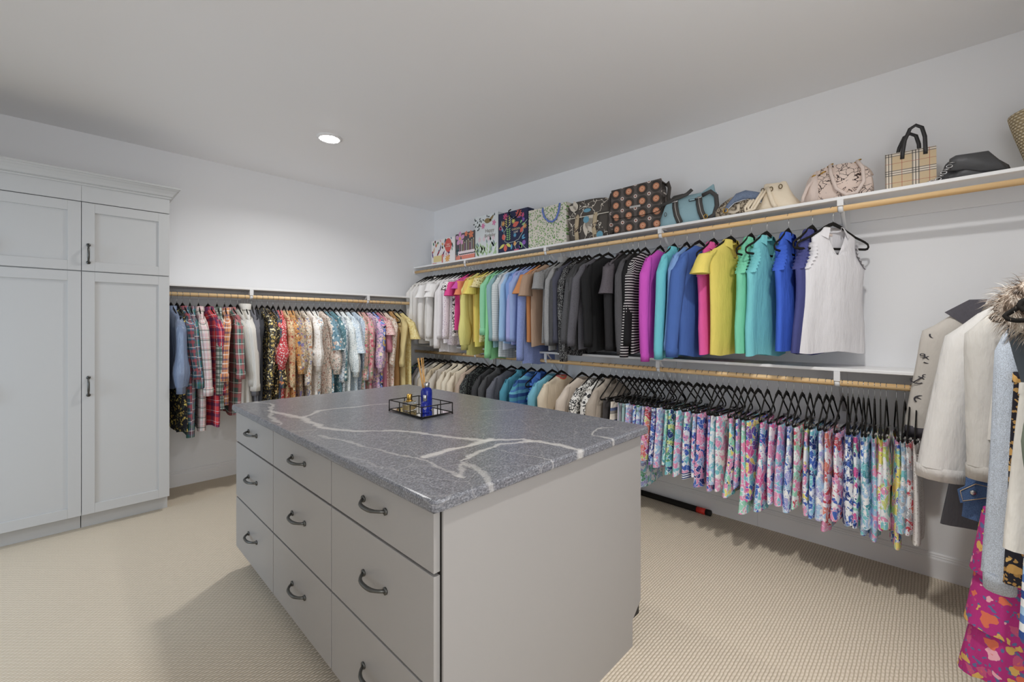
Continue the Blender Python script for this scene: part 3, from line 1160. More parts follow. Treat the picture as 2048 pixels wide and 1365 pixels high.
def hang(rodname, pos, rot, kind, spec, L, desc, name, cat, group, opt=None, hlabel=None):
    opt = dict(opt or {})
    opt['wall'] = -1 if rodname == 'B' else 1
    if rodname == 'U':
        loc, rz = (XROD, pos, 1.987), math.radians(rot)
    elif rodname == 'D':
        loc, rz = (XROD, pos, 1.03), math.radians(rot)
    elif rodname == 'B':
        loc, rz = (pos, YROD, 1.5915), math.radians(-90 + rot)
    else:
        loc, rz = (pos, -.35, 1.60), math.radians(-90 + rot)
    low = 0 if kind in ('skirt', 'flare', 'shorts') else .016        # collars sit below the hanger's arch
    garment(kind, spec, L - low, (loc[0], loc[1], loc[2] - low), rz, desc, name, cat, group, opt)
    hanger(hlabel or 'black hanger of the ' + desc, loc, rz, kind in ('skirt', 'flare', 'shorts'), opt.get('hm'), 'hangers on the ' + group_of[rodname], kind == 'tank' or opt.get('bare'))


group_of = {'U': 'upper right rod', 'D': 'lower right rod', 'B': 'back wall rod', 'N': 'near wall rod'}
grp = {'U': 'tops on the upper right rod', 'D': 'clothes on the lower right rod', 'B': 'blouses and shirts on the back wall rod', 'N': 'coats and skirts on the near rod'}

CLOTHES = [
    ('B', 0.564, 5, 'puff', ('sat', '6f7f9c'), 0.72, 'steel blue satin blouse with balloon sleeve next to the tall cabinet', 'blouse', 'blouse', {'col': 'shirt', 'p': 0.03, 'sl': 0.53}),
    ('B', 0.601, 5, 'long', ('f', '26262c', ['d8c24a', 'c2a53c', '4c5648'], 26), 1.06, 'black tunic with yellow blossoms half behind the steel blue satin blouse', 'blouse', 'blouse', {'nosl': 1}),
    ('B', 0.636, 5, 'roll', ('p', '3f5a66', [('b5414a', 0.07, 0.28, 0.1, 0.6), ('e8e6e0', 0.07, 0.06, 0.55, 0.8), ('3f8fb8', 0.07, 0.1, 0.7, 0.6)]), 0.99, 'teal and red plaid flannel shirt with rolled sleeve', 'shirt', 'shirt', {'col': 'shirt', 'sl': 0.42}),
    ('B', 0.684, -3, 'long', ('p', '2f6f86', [('7d3946', 0.08, 0.3, 0.1, 0.6), ('3f6b4a', 0.08, 0.25, 0.5, 0.6), ('e3e1da', 0.08, 0.05, 0.8, 0.8)]), 1.1, 'deep blue and green plaid shirt behind the white tartan one', 'shirt', 'shirt', {'col': 'shirt', 'sl': 0.5}),
    ('B', 0.74, -4, 'roll', ('p', 'd8d2cb', [('d6a3ae', 0.075, 0.35, 0.1, 0.5), ('4b524b', 0.075, 0.12, 0.5, 0.75), ('c22e3e', 0.075, 0.04, 0.3, 0.9)]), 1.06, 'cream, pink and green tartan flannel shirt with long sleeve', 'shirt', 'shirt', {'col': 'shirt', 'sl': 0.55, 'out': 0.05}),
    ('B', 0.804, 6, 'roll', ('p', 'd02a33', [('2d2f5c', 0.085, 0.3, 0.1, 0.75), ('e6e2ea', 0.085, 0.035, 0.58, 0.8)]), 1.05, 'bright red and navy tartan flannel shirt', 'shirt', 'shirt', {'col': 'shirt', 'sl': 0.56}),
    ('B', 0.866, -4, 'long', ('p', 'b9c2bb', [('2f4a3b', 0.07, 0.32, 0.1, 0.8), ('2a2a30', 0.07, 0.15, 0.6, 0.7)]), 0.92, 'green, black and white plaid flannel shirt', 'shirt', 'shirt', {'col': 'shirt', 'sl': 0.56}),
    ('B', 0.919, -6, 'roll', ('p', 'd98a48', [('3b4170', 0.07, 0.22, 0.1, 0.75), ('e9dfd8', 0.07, 0.14, 0.5, 0.7)]), 0.88, 'orange, navy and white plaid shirt with turned cuff', 'shirt', 'shirt', {'col': 'shirt', 'sl': 0.45, 'out': 0.05}),
    ('B', 0.962, 5, 'roll', ('p', '4c6f68', [('b25a5e', 0.08, 0.38, 0.1, 0.75), ('e6e4da', 0.08, 0.06, 0.62, 0.8)]), 0.98, 'sage green and rose plaid shirt with turned cuff', 'shirt', 'shirt', {'col': 'shirt', 'sl': 0.44, 'out': 0.05}),
    ('B', 1.013, 0, 'knit', ('k', 'c8c4bb'), 0.92, 'pale taupe ribbed knit sweater behind the green plaid shirt', 'sweater', 'sweater', {'sl': 0.52}),
    ('B', 1.069, -5, 'knit', ('k', 'dedad2'), 1.0, 'off white ribbed turtleneck sweater', 'sweater', 'sweater', {'col': 'turtle', 'sl': 0.56, 'r': 0.062, 'r1': 0.05, 'd': 0.04}),
    ('B', 1.119, -7, 'long', ('s', '6d6d74'), 1.02, 'slate grey blouse beside the off white turtleneck', 'blouse', 'blouse', {'sl': 0.6}),
    ('B', 1.158, -8, 'long', ('s', '3c3d42'), 1.0, 'charcoal blouse between slate and floral blouses', 'blouse', 'blouse', {}),
    ('B', 1.201, 3, 'long', ('f', '3a3a40', ['d9c05a', 'e6d9a8', 'c7a548', '8a7a40'], 34), 1.02, 'charcoal blouse scattered with pale yellow flowers', 'blouse', 'blouse', {'col': 'shirt'}),
    ('B', 1.245, 5, 'long', ('f', '2f2b29', ['c9a24a', 'e8d48a', 'b07c38', '6f6338'], 40), 1.02, 'black blouse densely printed with gold flowers', 'blouse', 'blouse', {}),
    ('B', 1.29, -4, 'long', ('f', '4a4e6a', ['d98342', 'e5b45c', 'b8576a', '77804f'], 24), 1.04, 'dusty navy blouse with large orange flowers', 'blouse', 'blouse', {}),
    ('B', 1.335, -9, 'puff', ('f', 'cf2f38', ['f2dcd8', 'e9c5bd', 'd64c50'], 60), 1.02, 'scarlet blouse with tiny white flowers and balloon sleeve', 'blouse', 'blouse', {'p': 0.036, 'sl': 0.4, 'out': 0.03}),
    ('B', 1.382, -7, 'long', ('f', 'd9b583', ['cf7f4a', 'b8503f', 'e4cfa5', '8a7a52'], 30), 1.04, 'tan blouse with rust coloured flowers', 'blouse', 'blouse', {}),
    ('B', 1.433, -8, 'long', ('f', 'd49a4e', ['b3472f', 'e8d3a8', '4e6aa2', '8a5a2a'], 26), 1.04, 'amber blouse with blue and rust flowers', 'blouse', 'blouse', {'sl': 0.45}),
    ('B', 1.486, -8, 'puff', ('f', 'b9a182', ['c98a4c', '7f6f9c', 'd8c6ae', '6a6a52'], 30), 1.02, 'taupe blouse with mauve and orange flowers', 'blouse', 'blouse', {'sl': 0.45}),
    ('B', 1.539, -3, 'long', ('f', 'dccfbc', ['c87f52', '8b8fb0', 'b99b6b', '6f6a60'], 30), 1.04, 'oatmeal blouse with small multicoloured flowers', 'blouse', 'blouse', {}),
    ('B', 1.593, -2, 'puff', ('f', 'e8e3dd', ['d8cdbf', 'cfc2b2', 'dcd2c6'], 36), 1.0, 'white blouse with faint beige flowers and gathered cuff', 'blouse', 'blouse', {'sl': 0.44}),
    ('B', 1.649, -9, 'roll', ('f', 'efece8', ['8fa2b5', 'c8a08a', 'a9b39a'], 30), 1.02, 'white blouse with sparse blue and tan sprigs', 'blouse', 'blouse', {'sl': 0.3}),
    ('B', 1.701, 5, 'puff', ('f', 'ddcdbf', ['b98c7a', '9aa39a', 'cbb0a0', '8e7a70'], 30), 1.02, 'blush beige blouse with brown vine print', 'blouse', 'blouse', {'sl': 0.48}),
    ('B', 1.749, 1, 'short', ('f', '6d93a3', ['e3ded6', 'c9a48e', 'dfe6e4', '47707e'], 22), 1.0, 'teal wide sleeved blouse with large cream flowers', 'blouse', 'blouse', {'sl': 0.3, 'w': 0.22}),
    ('B', 1.802, 5, 'long', ('f', '5f8c98', ['cfdcdc', 'e0d8c6', '8fb6bd', '3f6b70'], 24), 1.02, 'deep teal blouse with pale leaves', 'blouse', 'blouse', {'sl': 0.55}),
    ('B', 1.862, -3, 'long', ('f', 'd3d9dc', ['7d8fa0', 'a8b6c0', '5f7584'], 34), 1.0, 'pale grey blouse with slate blue leaf print', 'blouse', 'blouse', {}),
    ('B', 1.912, -2, 'puff', ('d', 'dfe5e4', '7f95a0', 75), 1.0, 'white blouse speckled with small blue dots', 'blouse', 'blouse', {'sl': 0.52}),
    ('B', 1.969, 0, 'short', ('f', 'cdd9e2', ['a9bccb', 'e6ecf0', '91aec2'], 45), 0.98, 'ice blue lace blouse with wide sleeve', 'blouse', 'blouse', {'sl': 0.34}),
    ('B', 2.027, 6, 'long', ('f', 'aebfd0', ['d9e2ea', '8fa5bd', 'c7d3de'], 40), 1.02, 'powder blue blouse with white sprigs', 'blouse', 'blouse', {}),
    ('B', 2.091, -9, 'long', ('f', 'e0b4a8', ['d2687c', '7fa86f', 'e8d2c0', '6c9a6c'], 20), 1.04, 'coral blouse with green leaves and a ruffled collar', 'blouse', 'blouse', {}),
    ('B', 2.14, -7, 'long', ('f', 'df9aa0', ['c8506a', 'ead2cc', '7fa57a', '9ab48a'], 22), 1.06, 'salmon pink blouse with rose flowers', 'blouse', 'blouse', {}),
    ('B', 2.19, 5, 'puff', ('f', 'd9b3cf', ['8d8fbf', 'e6d3a8', 'c58ac0', '5f7f8f'], 22), 1.02, 'lilac pink blouse with violet and blue flowers', 'blouse', 'blouse', {'sl': 0.5}),
    ('B', 2.241, -1, 'long', ('w', ['3f62c8', '2b2f4a', '5a86e0', 'd84a9a', 'e0c040'], 16), 1.0, 'vivid blue top with black, magenta and yellow pattern', 'blouse', 'blouse', {'sl': 0.36}),
    ('B', 2.286, 4, 'long', ('s', 'c8798c'), 1.08, 'dusty rose plain dress on the back wall rod', 'dress', 'dress', {'sl': 0.3}),
    ('B', 2.333, -7, 'short', ('f', 'dfb7b0', ['b8524f', 'e8d2c6', 'c98a80'], 40), 1.08, 'pale pink dress with fine red sprigs', 'dress', 'dress', {}),
    ('B', 2.386, -1, 'long', ('f', 'e2d2c4', ['b98a6a', 'd9a8a0', 'a9ac8c'], 40), 1.08, 'cream dress with tan and pink sprigs', 'dress', 'dress', {'sl': 0.45}),
    ('B', 2.452, 1, 'tank', ('s', 'b98a4a'), 1.1, 'golden brown satin slip dress on a bare hanger', 'dress', 'dress', {}),
    ('B', 2.513, -2, 'long', ('k', 'e0cb84'), 1.1, 'soft yellow long sleeved knit dress', 'dress', 'dress', {'sl': 0.46}),
    ('B', 2.587, 0, 'short', ('f', 'dcc87a', ['e9dda0', 'd2b85c', 'e6d894'], 30), 1.14, 'yellow tonal print dress at the end of the back rod', 'dress', 'dress', {'sl': 0.22, 'w': 0.235}),
    ('U', 4.265, -8, 'long', ('s', 'dcd8d2'), 0.82, 'ivory long sleeved blouse nearest the back wall', 'blouse', 'top', {}),
    ('U', 4.193, -6, 'puff', ('s', 'e2dfda'), 0.8, 'ivory blouse with full sleeve, second from the back wall', 'blouse', 'top', {'p': 0.02}),
    ('U', 4.124, -5, 'long', ('s', 'dedad6'), 0.84, 'off white crepe blouse, third from the back wall', 'blouse', 'top', {}),
    ('U', 4.055, 4, 'long', ('s', 'e4e1de'), 0.8, 'white poplin shirt, fourth from the back wall', 'blouse', 'top', {'col': 'shirt'}),
    ('U', 3.988, -5, 'short', ('s', 'e8e6e4'), 0.82, 'bright white tee with turned sleeve edge, fifth from the back wall', 'blouse', 'top', {}),
    ('U', 3.923, 1, 'long', ('s', 'dcd9d6'), 0.86, 'chalk white blouse, sixth from the back wall', 'blouse', 'top', {}),
    ('U', 3.858, 4, 'cap', ('s', 'e6e3e1'), 0.8, 'white top with fluttering cap sleeve among the ivory blouses', 'blouse', 'top', {}),
    ('U', 3.795, -6, 'short', ('s', 'e4e2e0'), 0.84, 'white eyelet top with short sleeve among the ivory blouses', 'blouse', 'top', {}),
    ('U', 3.724, -8, 'long', ('s', 'dfdbdb'), 0.93, 'milk white blouse with longest hem of the whites', 'blouse', 'top', {'sl': 0.66}),
    ('U', 3.655, -8, 'long', ('s', 'e0dcdd'), 0.82, 'pearl white blouse beside the lilac tinted one', 'blouse', 'top', {}),
    ('U', 3.587, -2, 'long', ('d', 'dfd6dc', 'b9a0b8', 60), 0.84, 'white blouse sprinkled with faint lilac dots', 'blouse', 'top', {}),
    ('U', 3.512, -2, 'cap', ('l', 'ddd8d4', '2a2626', 30, 0.09), 0.76, 'black and white patterned cap sleeved top before the pinks', 'blouse', 'top', {}),
    ('U', 3.455, -7, 'short', ('s', 'e0318c'), 0.7, 'fuchsia pink top with ruffled sleeve', 'blouse', 'top', {}),
    ('U', 3.407, 7, 'cap', ('s', 'cf3aa8'), 0.72, 'violet pink top between fuchsia and orange', 'blouse', 'top', {}),
    ('U', 3.368, 4, 'short', ('s', 'e07a4c'), 0.74, 'tangerine orange tee beside the lemon blouse', 'blouse', 'top', {}),
    ('U', 3.321, 4, 'puff', ('s', 'd9d06a'), 0.93, 'lemon yellow blouse with long gathered sleeve', 'blouse', 'top', {'sl': 0.66, 'p': 0.03, 'r': 0.06}),
    ('U', 3.222, 5, 'short', ('s', 'dcb83c'), 0.8, 'mustard yellow top with flutter sleeve', 'blouse', 'top', {}),
    ('U', 3.156, -6, 'short', ('s', 'ddca3e'), 0.84, 'sunflower yellow tee on the upper right rod', 'blouse', 'top', {}),
    ('U', 3.091, -2, 'cap', ('f', 'd8c98c', ['b99a48', 'e8dcae', '8f7a3c', 'c8b060'], 40), 0.8, 'cream and gold printed top on an exposed hanger', 'blouse', 'top', {}),
    ('U', 3.027, 0, 'roll', ('s', '7fc99a'), 0.88, 'mint green shirt with rolled sleeve', 'blouse', 'top', {'sl': 0.5}),
    ('U', 2.965, 2, 'long', ('s', '7fd08a'), 0.96, 'spring green long sleeved top', 'blouse', 'top', {'sl': 0.72}),
    ('U', 2.904, -6, 'long', ('s', '7fa8ae'), 0.84, 'dusty teal sweater on the upper right rod', 'blouse', 'top', {}),
    ('U', 2.851, 1, 'long', ('p', 'c6cccc', [('8f9ea0', 0.02, 0.3, 0.0, 0.5)]), 0.94, 'fine grey checked shirt beside dusty teal', 'blouse', 'top', {}),
    ('U', 2.799, 2, 'long', ('s', 'b3bccb'), 0.86, 'silver blue sweater on the upper right rod', 'blouse', 'top', {}),
    ('U', 2.754, -8, 'long', ('s', '8fb8e0'), 0.8, 'sky blue sweatshirt with ribbed cuff', 'blouse', 'top', {'d': 0.036}),
    ('U', 2.704, 5, 'long', ('s', '6f96d6'), 0.82, 'cornflower blue blouse on the upper right rod', 'blouse', 'top', {}),
    ('U', 2.654, -5, 'long', ('s', '9aa0d8'), 0.82, 'periwinkle sweater on the upper right rod', 'blouse', 'top', {'d': 0.036}),
    ('U', 2.6, -4, 'long', ('s', '8fa6d8'), 0.8, 'soft blue long sleeved tee', 'blouse', 'top', {}),
    ('U', 2.546, -1, 'long', ('h', '7f92cc'), 0.98, 'faded blue denim look shirt with trailing sleeve', 'blouse', 'top', {'sl': 0.72}),
    ('U', 2.488, -5, 'short', ('s', 'c9803f'), 0.78, 'burnt orange tee with tie sleeve', 'blouse', 'top', {'sl': 0.2}),
    ('U', 2.419, -8, 'short', ('s', 'a98a70'), 0.82, 'mocha tee with wide sleeve', 'blouse', 'top', {'sl': 0.22}),
    ('U', 2.293, -7, 'short', ('h', '8b8b8b'), 0.8, 'mid grey short sleeved tee', 'blouse', 'top', {}),
    ('U', 2.262, 6, 'knit', ('h', '8f8f8f'), 0.84, 'light heather grey sweater on the upper right rod', 'sweater', 'sweater', {'col': 'turtle'}),
    ('U', 2.194, 7, 'knit', ('h', '4a4a4c'), 0.86, 'charcoal heather sweater on the upper right rod', 'sweater', 'sweater', {}),
    ('U', 2.148, -3, 'long', ('s', '4b4c5a'), 0.84, 'blue black jersey top on the upper right rod', 'blouse', 'top', {}),
    ('U', 2.098, -2, 'long', ('d', '2f2f30', 'b9b9b9', 150), 0.88, 'black cardigan flecked with silver', 'blouse', 'top', {'sl': 0.7}),
    ('U', 2.044, 6, 'long', ('h', '4f4f52'), 0.82, 'graphite ribbed sweater on the upper right rod', 'blouse', 'top', {}),
    ('U', 2.011, -2, 'long', ('h', '3f3f40'), 0.84, 'dark ash sweater behind the open cardigan', 'blouse', 'top', {}),
    ('U', 1.908, -16, 'card', ('h', '5c5a60'), 0.82, 'open charcoal cardigan with button band', 'cardigan', 'cardigan', {'v': 0.1, 'r': 0.05}),
    ('U', 1.827, -14, 'knit', ('s', '262627'), 0.84, 'black sweater showing inside the open cardigan', 'sweater', 'sweater', {'v': 0.03}),
    ('U', 1.706, 4, 'short', ('h', '5a545a'), 0.78, 'plum grey short sleeved jacket', 'blouse', 'top', {'sl': 0.24, 'col': 'shirt'}),
    ('U', 1.657, -5, 'long', ('s', '2e2d2f'), 0.8, 'black jersey blouse with draped front', 'blouse', 'top', {'sl': 0.6}),
    ('U', 1.616, 4, 'long', ('h', '4e4d50'), 0.8, 'smoky draped cardigan on the upper right rod', 'blouse', 'top', {'sl': 0.62}),
    ('U', 1.572, 5, 'long', ('s', '1f1f20'), 0.84, 'jet black blouse beside the striped tee', 'blouse', 'top', {}),
    ('U', 1.514, -2, 'long', ('st', '2c282c', 'd6d2d0', 0.019, 0.28), 0.84, 'black and white thin striped long tee', 'blouse', 'top', {'sl': 0.64}),
    ('U', 1.4, 0, 'long', ('s', 'cf3fc0'), 0.86, 'magenta long sleeved sport top', 'sport_top', 'top', {'sl': 0.66, 'r': 0.05}),
    ('U', 1.298, 0, 'long', ('s', '57c0cc'), 0.86, 'turquoise long sleeved sport top', 'sport_top', 'top', {'sl': 0.64, 'col': 'shirt'}),
    ('U', 1.21, 0, 'long', ('s', '6f9ad4'), 0.8, 'light blue long sleeved sport top', 'sport_top', 'top', {'sl': 0.58}),
    ('U', 1.126, -14, 'knit', ('s', '3f66b0'), 0.84, 'medium blue fleece pullover with ribbed cuff', 'pullover', 'pullover', {'sl': 0.62, 'r': 0.06, 'r1': 0.046, 'out': 0.05}),
    ('U', 1.033, -8, 'tank', ('s', 'e0449a'), 0.82, 'hot pink sleeveless sport top', 'sport_top', 'top', {}),
    ('U', 0.929, -17, 'short', ('s', 'dfc93a'), 0.82, 'bright yellow ruffle sleeved polo', 'polo_shirt', 'polo shirt', {'col': 'shirt', 'v': 0.12, 'sl': 0.15, 'w': 0.2}),
    ('U', 0.81, -6, 'tank', ('s', '63c8a0'), 0.8, 'sea green ruffled sleeveless polo', 'polo_shirt', 'polo shirt', {}),
    ('U', 0.725, -16, 'tank', ('s', '62c2c8'), 0.82, 'aqua ruffled sleeveless polo on the upper right rod', 'polo_shirt', 'polo shirt', {'v': 0.14}),
    ('U', 0.612, -6, 'tank', ('s', '2f5fd0'), 0.78, 'royal blue ruffled sleeveless polo', 'polo_shirt', 'polo shirt', {}),
    ('U', 0.495, -14, 'tank', ('s', '454a86'), 0.8, 'navy ruffled sleeveless polo on the upper right rod', 'polo_shirt', 'polo shirt', {}),
    ('U', 0.4, -40, 'tank', ('s', 'd9d7da'), 0.79, 'white ruffled sleeveless polo, nearest top on the upper rod', 'polo_shirt', 'polo shirt', {'v': 0.15, 'w': 0.205}),
    ('D', 4.316, -10, 'long', ('f', '4a5a6a', ['c85a62', '8fae5a', 'd8c04a', '3f6a5a'], 22), 0.66, 'dark floral blouse at the corner end of the lower rod', 'blouse', 'blouse', {}),
    ('D', 4.214, -2, 'long', ('h', 'a8a4ac'), 0.66, 'lilac grey sweater near the corner', 'sweater', 'sweater', {}),
    ('D', 4.134, -1, 'long', ('s', 'cfcfd2'), 0.66, 'pale silver cardigan near the corner', 'cardigan', 'cardigan', {}),
    ('D', 4.046, -10, 'knit', ('k', 'dcd2c0'), 0.66, 'cream ribbed cardigan behind the diffuser reeds', 'cardigan', 'cardigan', {}),
    ('D', 3.941, -4, 'knit', ('d', 'cdbb9c', '8f7f66', 90), 0.66, 'honeycomb knit oatmeal sweater on the lower right rod', 'sweater', 'sweater', {}),
    ('D', 3.822, -5, 'knit', ('k', 'd9cfc0'), 0.66, 'almond rib knit sweater on the lower right rod', 'sweater', 'sweater', {}),
    ('D', 3.715, 2, 'knit', ('s', 'ddd0b8'), 0.66, 'vanilla cable sweater on the lower right rod', 'sweater', 'sweater', {'col': 'shirt'}),
    ('D', 3.612, -7, 'knit', ('s', 'e0d4bc'), 0.66, 'buttermilk wool cardigan on the lower right rod', 'cardigan', 'cardigan', {'col': 'shirt'}),
    ('D', 3.496, -9, 'knit', ('s', 'dfd0b6'), 0.66, 'cream open cardigan with wide lapel', 'cardigan', 'cardigan', {'v': 0.16}),
    ('D', 3.384, -6, 'long', ('s', 'b8a08c'), 0.66, 'fawn blouse beside the black jacket', 'blouse', 'blouse', {}),
    ('D', 3.298, -4, 'knit', ('d', '2e2e30', '8f9a90', 120), 0.66, 'black flecked cardigan with zip', 'cardigan', 'cardigan', {}),
    ('D', 3.156, 4, 'knit', ('h', '3d3d3f'), 0.66, 'coal grey tweed jacket on the lower right rod', 'jacket', 'jacket', {}),
    ('D', 3.041, -2, 'knit', ('h', '4a4a4c'), 0.66, 'iron grey wool cardigan on the lower right rod', 'cardigan', 'cardigan', {'col': 'shirt'}),
    ('D', 2.891, -10, 'knit', ('h', '62646e'), 0.66, 'steel grey fleece on the lower right rod', 'sweater', 'sweater', {}),
    ('D', 2.76, 0, 'knit', ('s', '3f94ac'), 0.66, 'teal quarter zip pullover on the lower right rod', 'pullover', 'pullover', {'col': 'shirt'}),
    ('D', 2.636, -1, 'knit', ('ms', ['3f78b8', '3f94ac', '2f5a9a', '58b0c8'], 0.12, 1), 0.66, 'teal and blue banded sweater', 'sweater', 'sweater', {}),
    ('D', 2.517, 2, 'tank', ('s', '3f78d0'), 0.62, 'cobalt sleeveless top on an exposed hanger', 'top', 'top', {}),
    ('D', 2.392, -8, 'long', ('s', '68b8d0'), 0.66, 'pool blue long sleeved top', 'top', 'top', {}),
    ('D', 2.293, -8, 'knit', ('s', 'dccbae'), 0.66, 'cream hooded sweater with rainbow striped cuff', 'sweater', 'sweater', {'trim': ('ms', ['d8a040', 'c84a3c', '7a4a78', '4a78a8', 'e0d0b0'], 0.06, 1), 'r': 0.055}),
    ('D', 2.078, -8, 'knit', ('s', 'd6c6b4'), 0.66, 'beige crew neck sweatshirt on the lower right rod', 'sweater', 'sweater', {'r': 0.055}),
    ('D', 1.963, -4, 'long', ('l', 'e0ddd6', '2a2a2c', 34, 0.09), 0.66, 'white blouse with black line drawing print', 'blouse', 'blouse', {}),
    ('D', 1.89, -3, 'long', ('f', 'dedbd4', ['3f3f42', 'b8b2a8', '8f8a84'], 16), 0.66, 'white top with scattered grey spots', 'blouse', 'blouse', {}),
    ('D', 1.809, -10, 'long', ('s', 'b3a594'), 0.66, 'greige hooded jacket on the lower right rod', 'jacket', 'jacket', {'col': 'shirt'}),
    ('D', 1.876, 1, 'skirt', ('s', '55504e'), 0.34, 'charcoal vest like skirt on bare hanger', 'skirt', 'skirt', {}),
    ('D', 1.76, -3, 'skirt', ('s', '4e4a4a'), 0.4, 'dark grey ruched top clipped on a hanger', 'skirt', 'skirt', {}),
    ('D', 1.695, -3, 'skirt', ('ms', ['ddd2c0', '8f8a80', '5f6f9a', 'e3d9c8'], 0.09, 1), 0.4, 'cream skirt with grey and blue bands', 'skirt', 'skirt', {}),
    ('D', 1.649, 1, 'skirt', ('ms', ['c8b8d0', '8f7fa0', '6fa090', 'd8d0d8'], 0.03, 0), 0.42, 'mauve and sage striped skirt', 'skirt', 'skirt', {}),
    ('D', 1.608, -1, 'skirt', ('ms', ['4f9a88', 'd8e0dc', '3f7f78', 'b0c8d0'], 0.028, 0), 0.42, 'green and white striped skirt', 'skirt', 'skirt', {}),
    ('D', 1.563, -6, 'skirt', ('w', ['a0a0d8', 'e88fb8', 'e8ecf0', '9cc4e4'], 26), 0.44, 'lilac and pink speckled skirt', 'skirt', 'skirt', {}),
    ('D', 1.527, 1, 'skirt', ('w', ['3f68c0', 'e0509c', 'e8ecf0', '9cc4e4'], 24), 0.45, 'blue skirt with hot pink blooms', 'skirt', 'skirt', {}),
    ('D', 1.492, -1, 'skirt', ('w', ['6fc7d0', '4fa070', 'a0a0d8', 'e8ecf0', '9cc4e4'], 20), 0.58, 'long aqua and green printed shift beside the island corner', 'skirt', 'skirt', {'w': 0.21}),
    ('D', 1.457, 1, 'skirt', ('w', ['3f68c0', '9cc4e4', 'e8ecf0', 'a0a0d8'], 26), 0.38, 'blue and white scribble print skirt', 'skirt', 'skirt', {}),
    ('D', 1.413, -6, 'flare', ('w', ['d04858', 'e88fb8', 'c8d868', 'e0806a', '8a58b0'], 16), 0.37, 'red and coral tropical flared skirt', 'skirt', 'skirt', {}),
    ('D', 1.378, -2, 'skirt', ('w', ['3f68c0', '8a58b0', 'e8ecf0', '9cc4e4', '2b3f80'], 26), 0.38, 'violet blue dotted print skirt', 'skirt', 'skirt', {}),
    ('D', 1.33, -6, 'skirt', ('w', ['a0a0d8', 'e8ecf0', '9cc4e4', 'e88fb8'], 24), 0.4, 'lavender print skirt on the lower right rod', 'skirt', 'skirt', {}),
    ('D', 1.294, 2, 'skirt', ('w', ['8fd8b8', '3f9aa8', 'e8ecf0', '6fc7d0'], 24), 0.36, 'mint and teal print skirt', 'skirt', 'skirt', {}),
    ('D', 1.247, -6, 'skirt', ('w', ['2b3f80', '3f9aa8', '4fa070', 'c8d868', '6fc7d0', '2b3f80'], 18), 0.42, 'navy skirt with green lemon and aqua motifs', 'skirt', 'skirt', {}),
    ('D', 1.201, -4, 'skirt', ('w', ['6fc7d0', '9cc4e4', 'e88fb8', 'e8ecf0'], 18), 0.42, 'aqua and shell pink skirt', 'skirt', 'skirt', {}),
    ('D', 1.143, -5, 'skirt', ('w', ['e88fb8', '6fc7d0', 'e8ecf0', '3f68c0', '8fd8b8'], 18), 0.42, 'pink, aqua and blue skirt with striped hem', 'skirt', 'skirt', {'hemtrim': ('st', 'e8ecf0', '2b3f80', 0.014, 0.5)}),
    ('D', 1.104, 1, 'skirt', ('w', ['3f68c0', 'e8ecf0', '9cc4e4', 'e88fb8'], 22), 0.4, 'white and royal blue sketch print skirt', 'skirt', 'skirt', {}),
    ('D', 1.061, -5, 'skirt', ('w', ['3f68c0', 'e88fb8', '2b3f80', 'e88fb8', '9cc4e4'], 16), 0.46, 'blue and blush pink animal print skirt', 'skirt', 'skirt', {}),
    ('D', 1.015, 3, 'skirt', ('w', ['e0509c', '3f68c0', 'a0a0d8', 'e88fb8'], 22), 0.46, 'pink and blue zebra skirt', 'skirt', 'skirt', {}),
    ('D', 0.977, -5, 'skirt', ('w', ['9cc4e4', 'e8ecf0', '6fc7d0', 'e8ecf0'], 20), 0.42, 'pale blue and white wave skirt', 'skirt', 'skirt', {}),
    ('D', 0.942, -6, 'skirt', ('w', ['e88fb8', '6fc7d0', 'e8ecf0', 'e88fb8'], 18), 0.45, 'rose and aqua pleated skirt', 'skirt', 'skirt', {}),
    ('D', 0.893, 3, 'flare', ('w', ['6fc7d0', 'e88fb8', 'e8d858', '2b3f80', '8fd8b8', 'e88fb8'], 15), 0.46, 'aqua flared skirt with pink and yellow rays', 'skirt', 'skirt', {}),
    ('D', 0.853, 2, 'skirt', ('w', ['a0a0d8', '8fd8b8', 'e88fb8', '3f68c0'], 18), 0.4, 'lavender and mint skirt tucked behind flared ones', 'skirt', 'skirt', {}),
    ('D', 0.814, 0, 'flare', ('w', ['8fd8b8', 'e88fb8', '8fd8b8', '6fc7d0', 'e88fb8', 'e8ecf0'], 14), 0.53, 'mint flared skirt with pink pineapple print, lowest hem', 'skirt', 'skirt', {}),
    ('D', 0.774, -5, 'skirt', ('w', ['8a58b0', 'e8d858', '3f68c0', 'e0509c', '6fc7d0'], 15), 0.46, 'purple, yellow and blue patchwork skirt', 'skirt', 'skirt', {}),
    ('D', 0.722, 2, 'flare', ('w', ['3f68c0', 'e88fb8', '6fc7d0', 'e0509c', 'e8ecf0', '9cc4e4'], 14), 0.5, 'blue and pink reef print skort', 'skirt', 'skirt', {}),
    ('D', 0.664, -2, 'skirt', ('w', ['e8ecf0', 'e0509c', '9cc4e4', 'e88fb8', '3f68c0'], 16), 0.44, 'white skirt with pink and blue strokes', 'skirt', 'skirt', {}),
    ('D', 0.623, -1, 'shorts', ('w', ['e88fb8', '6fc7d0', 'a0a0d8', 'e88fb8'], 17), 0.44, 'pink and aqua shorts on the lower right rod', 'shorts', 'shorts', {}),
    ('D', 0.585, 1, 'shorts', ('w', ['9cc4e4', 'a0a0d8', 'e8ecf0', '3f68c0'], 20), 0.46, 'powder blue swirl shorts on the lower right rod', 'shorts', 'shorts', {}),
    ('D', 0.544, -2, 'skirt', ('w', ['e8ecf0', 'e88fb8', '8fd8b8', 'd04858'], 18), 0.44, 'white skirt with rose sprigs', 'skirt', 'skirt', {}),
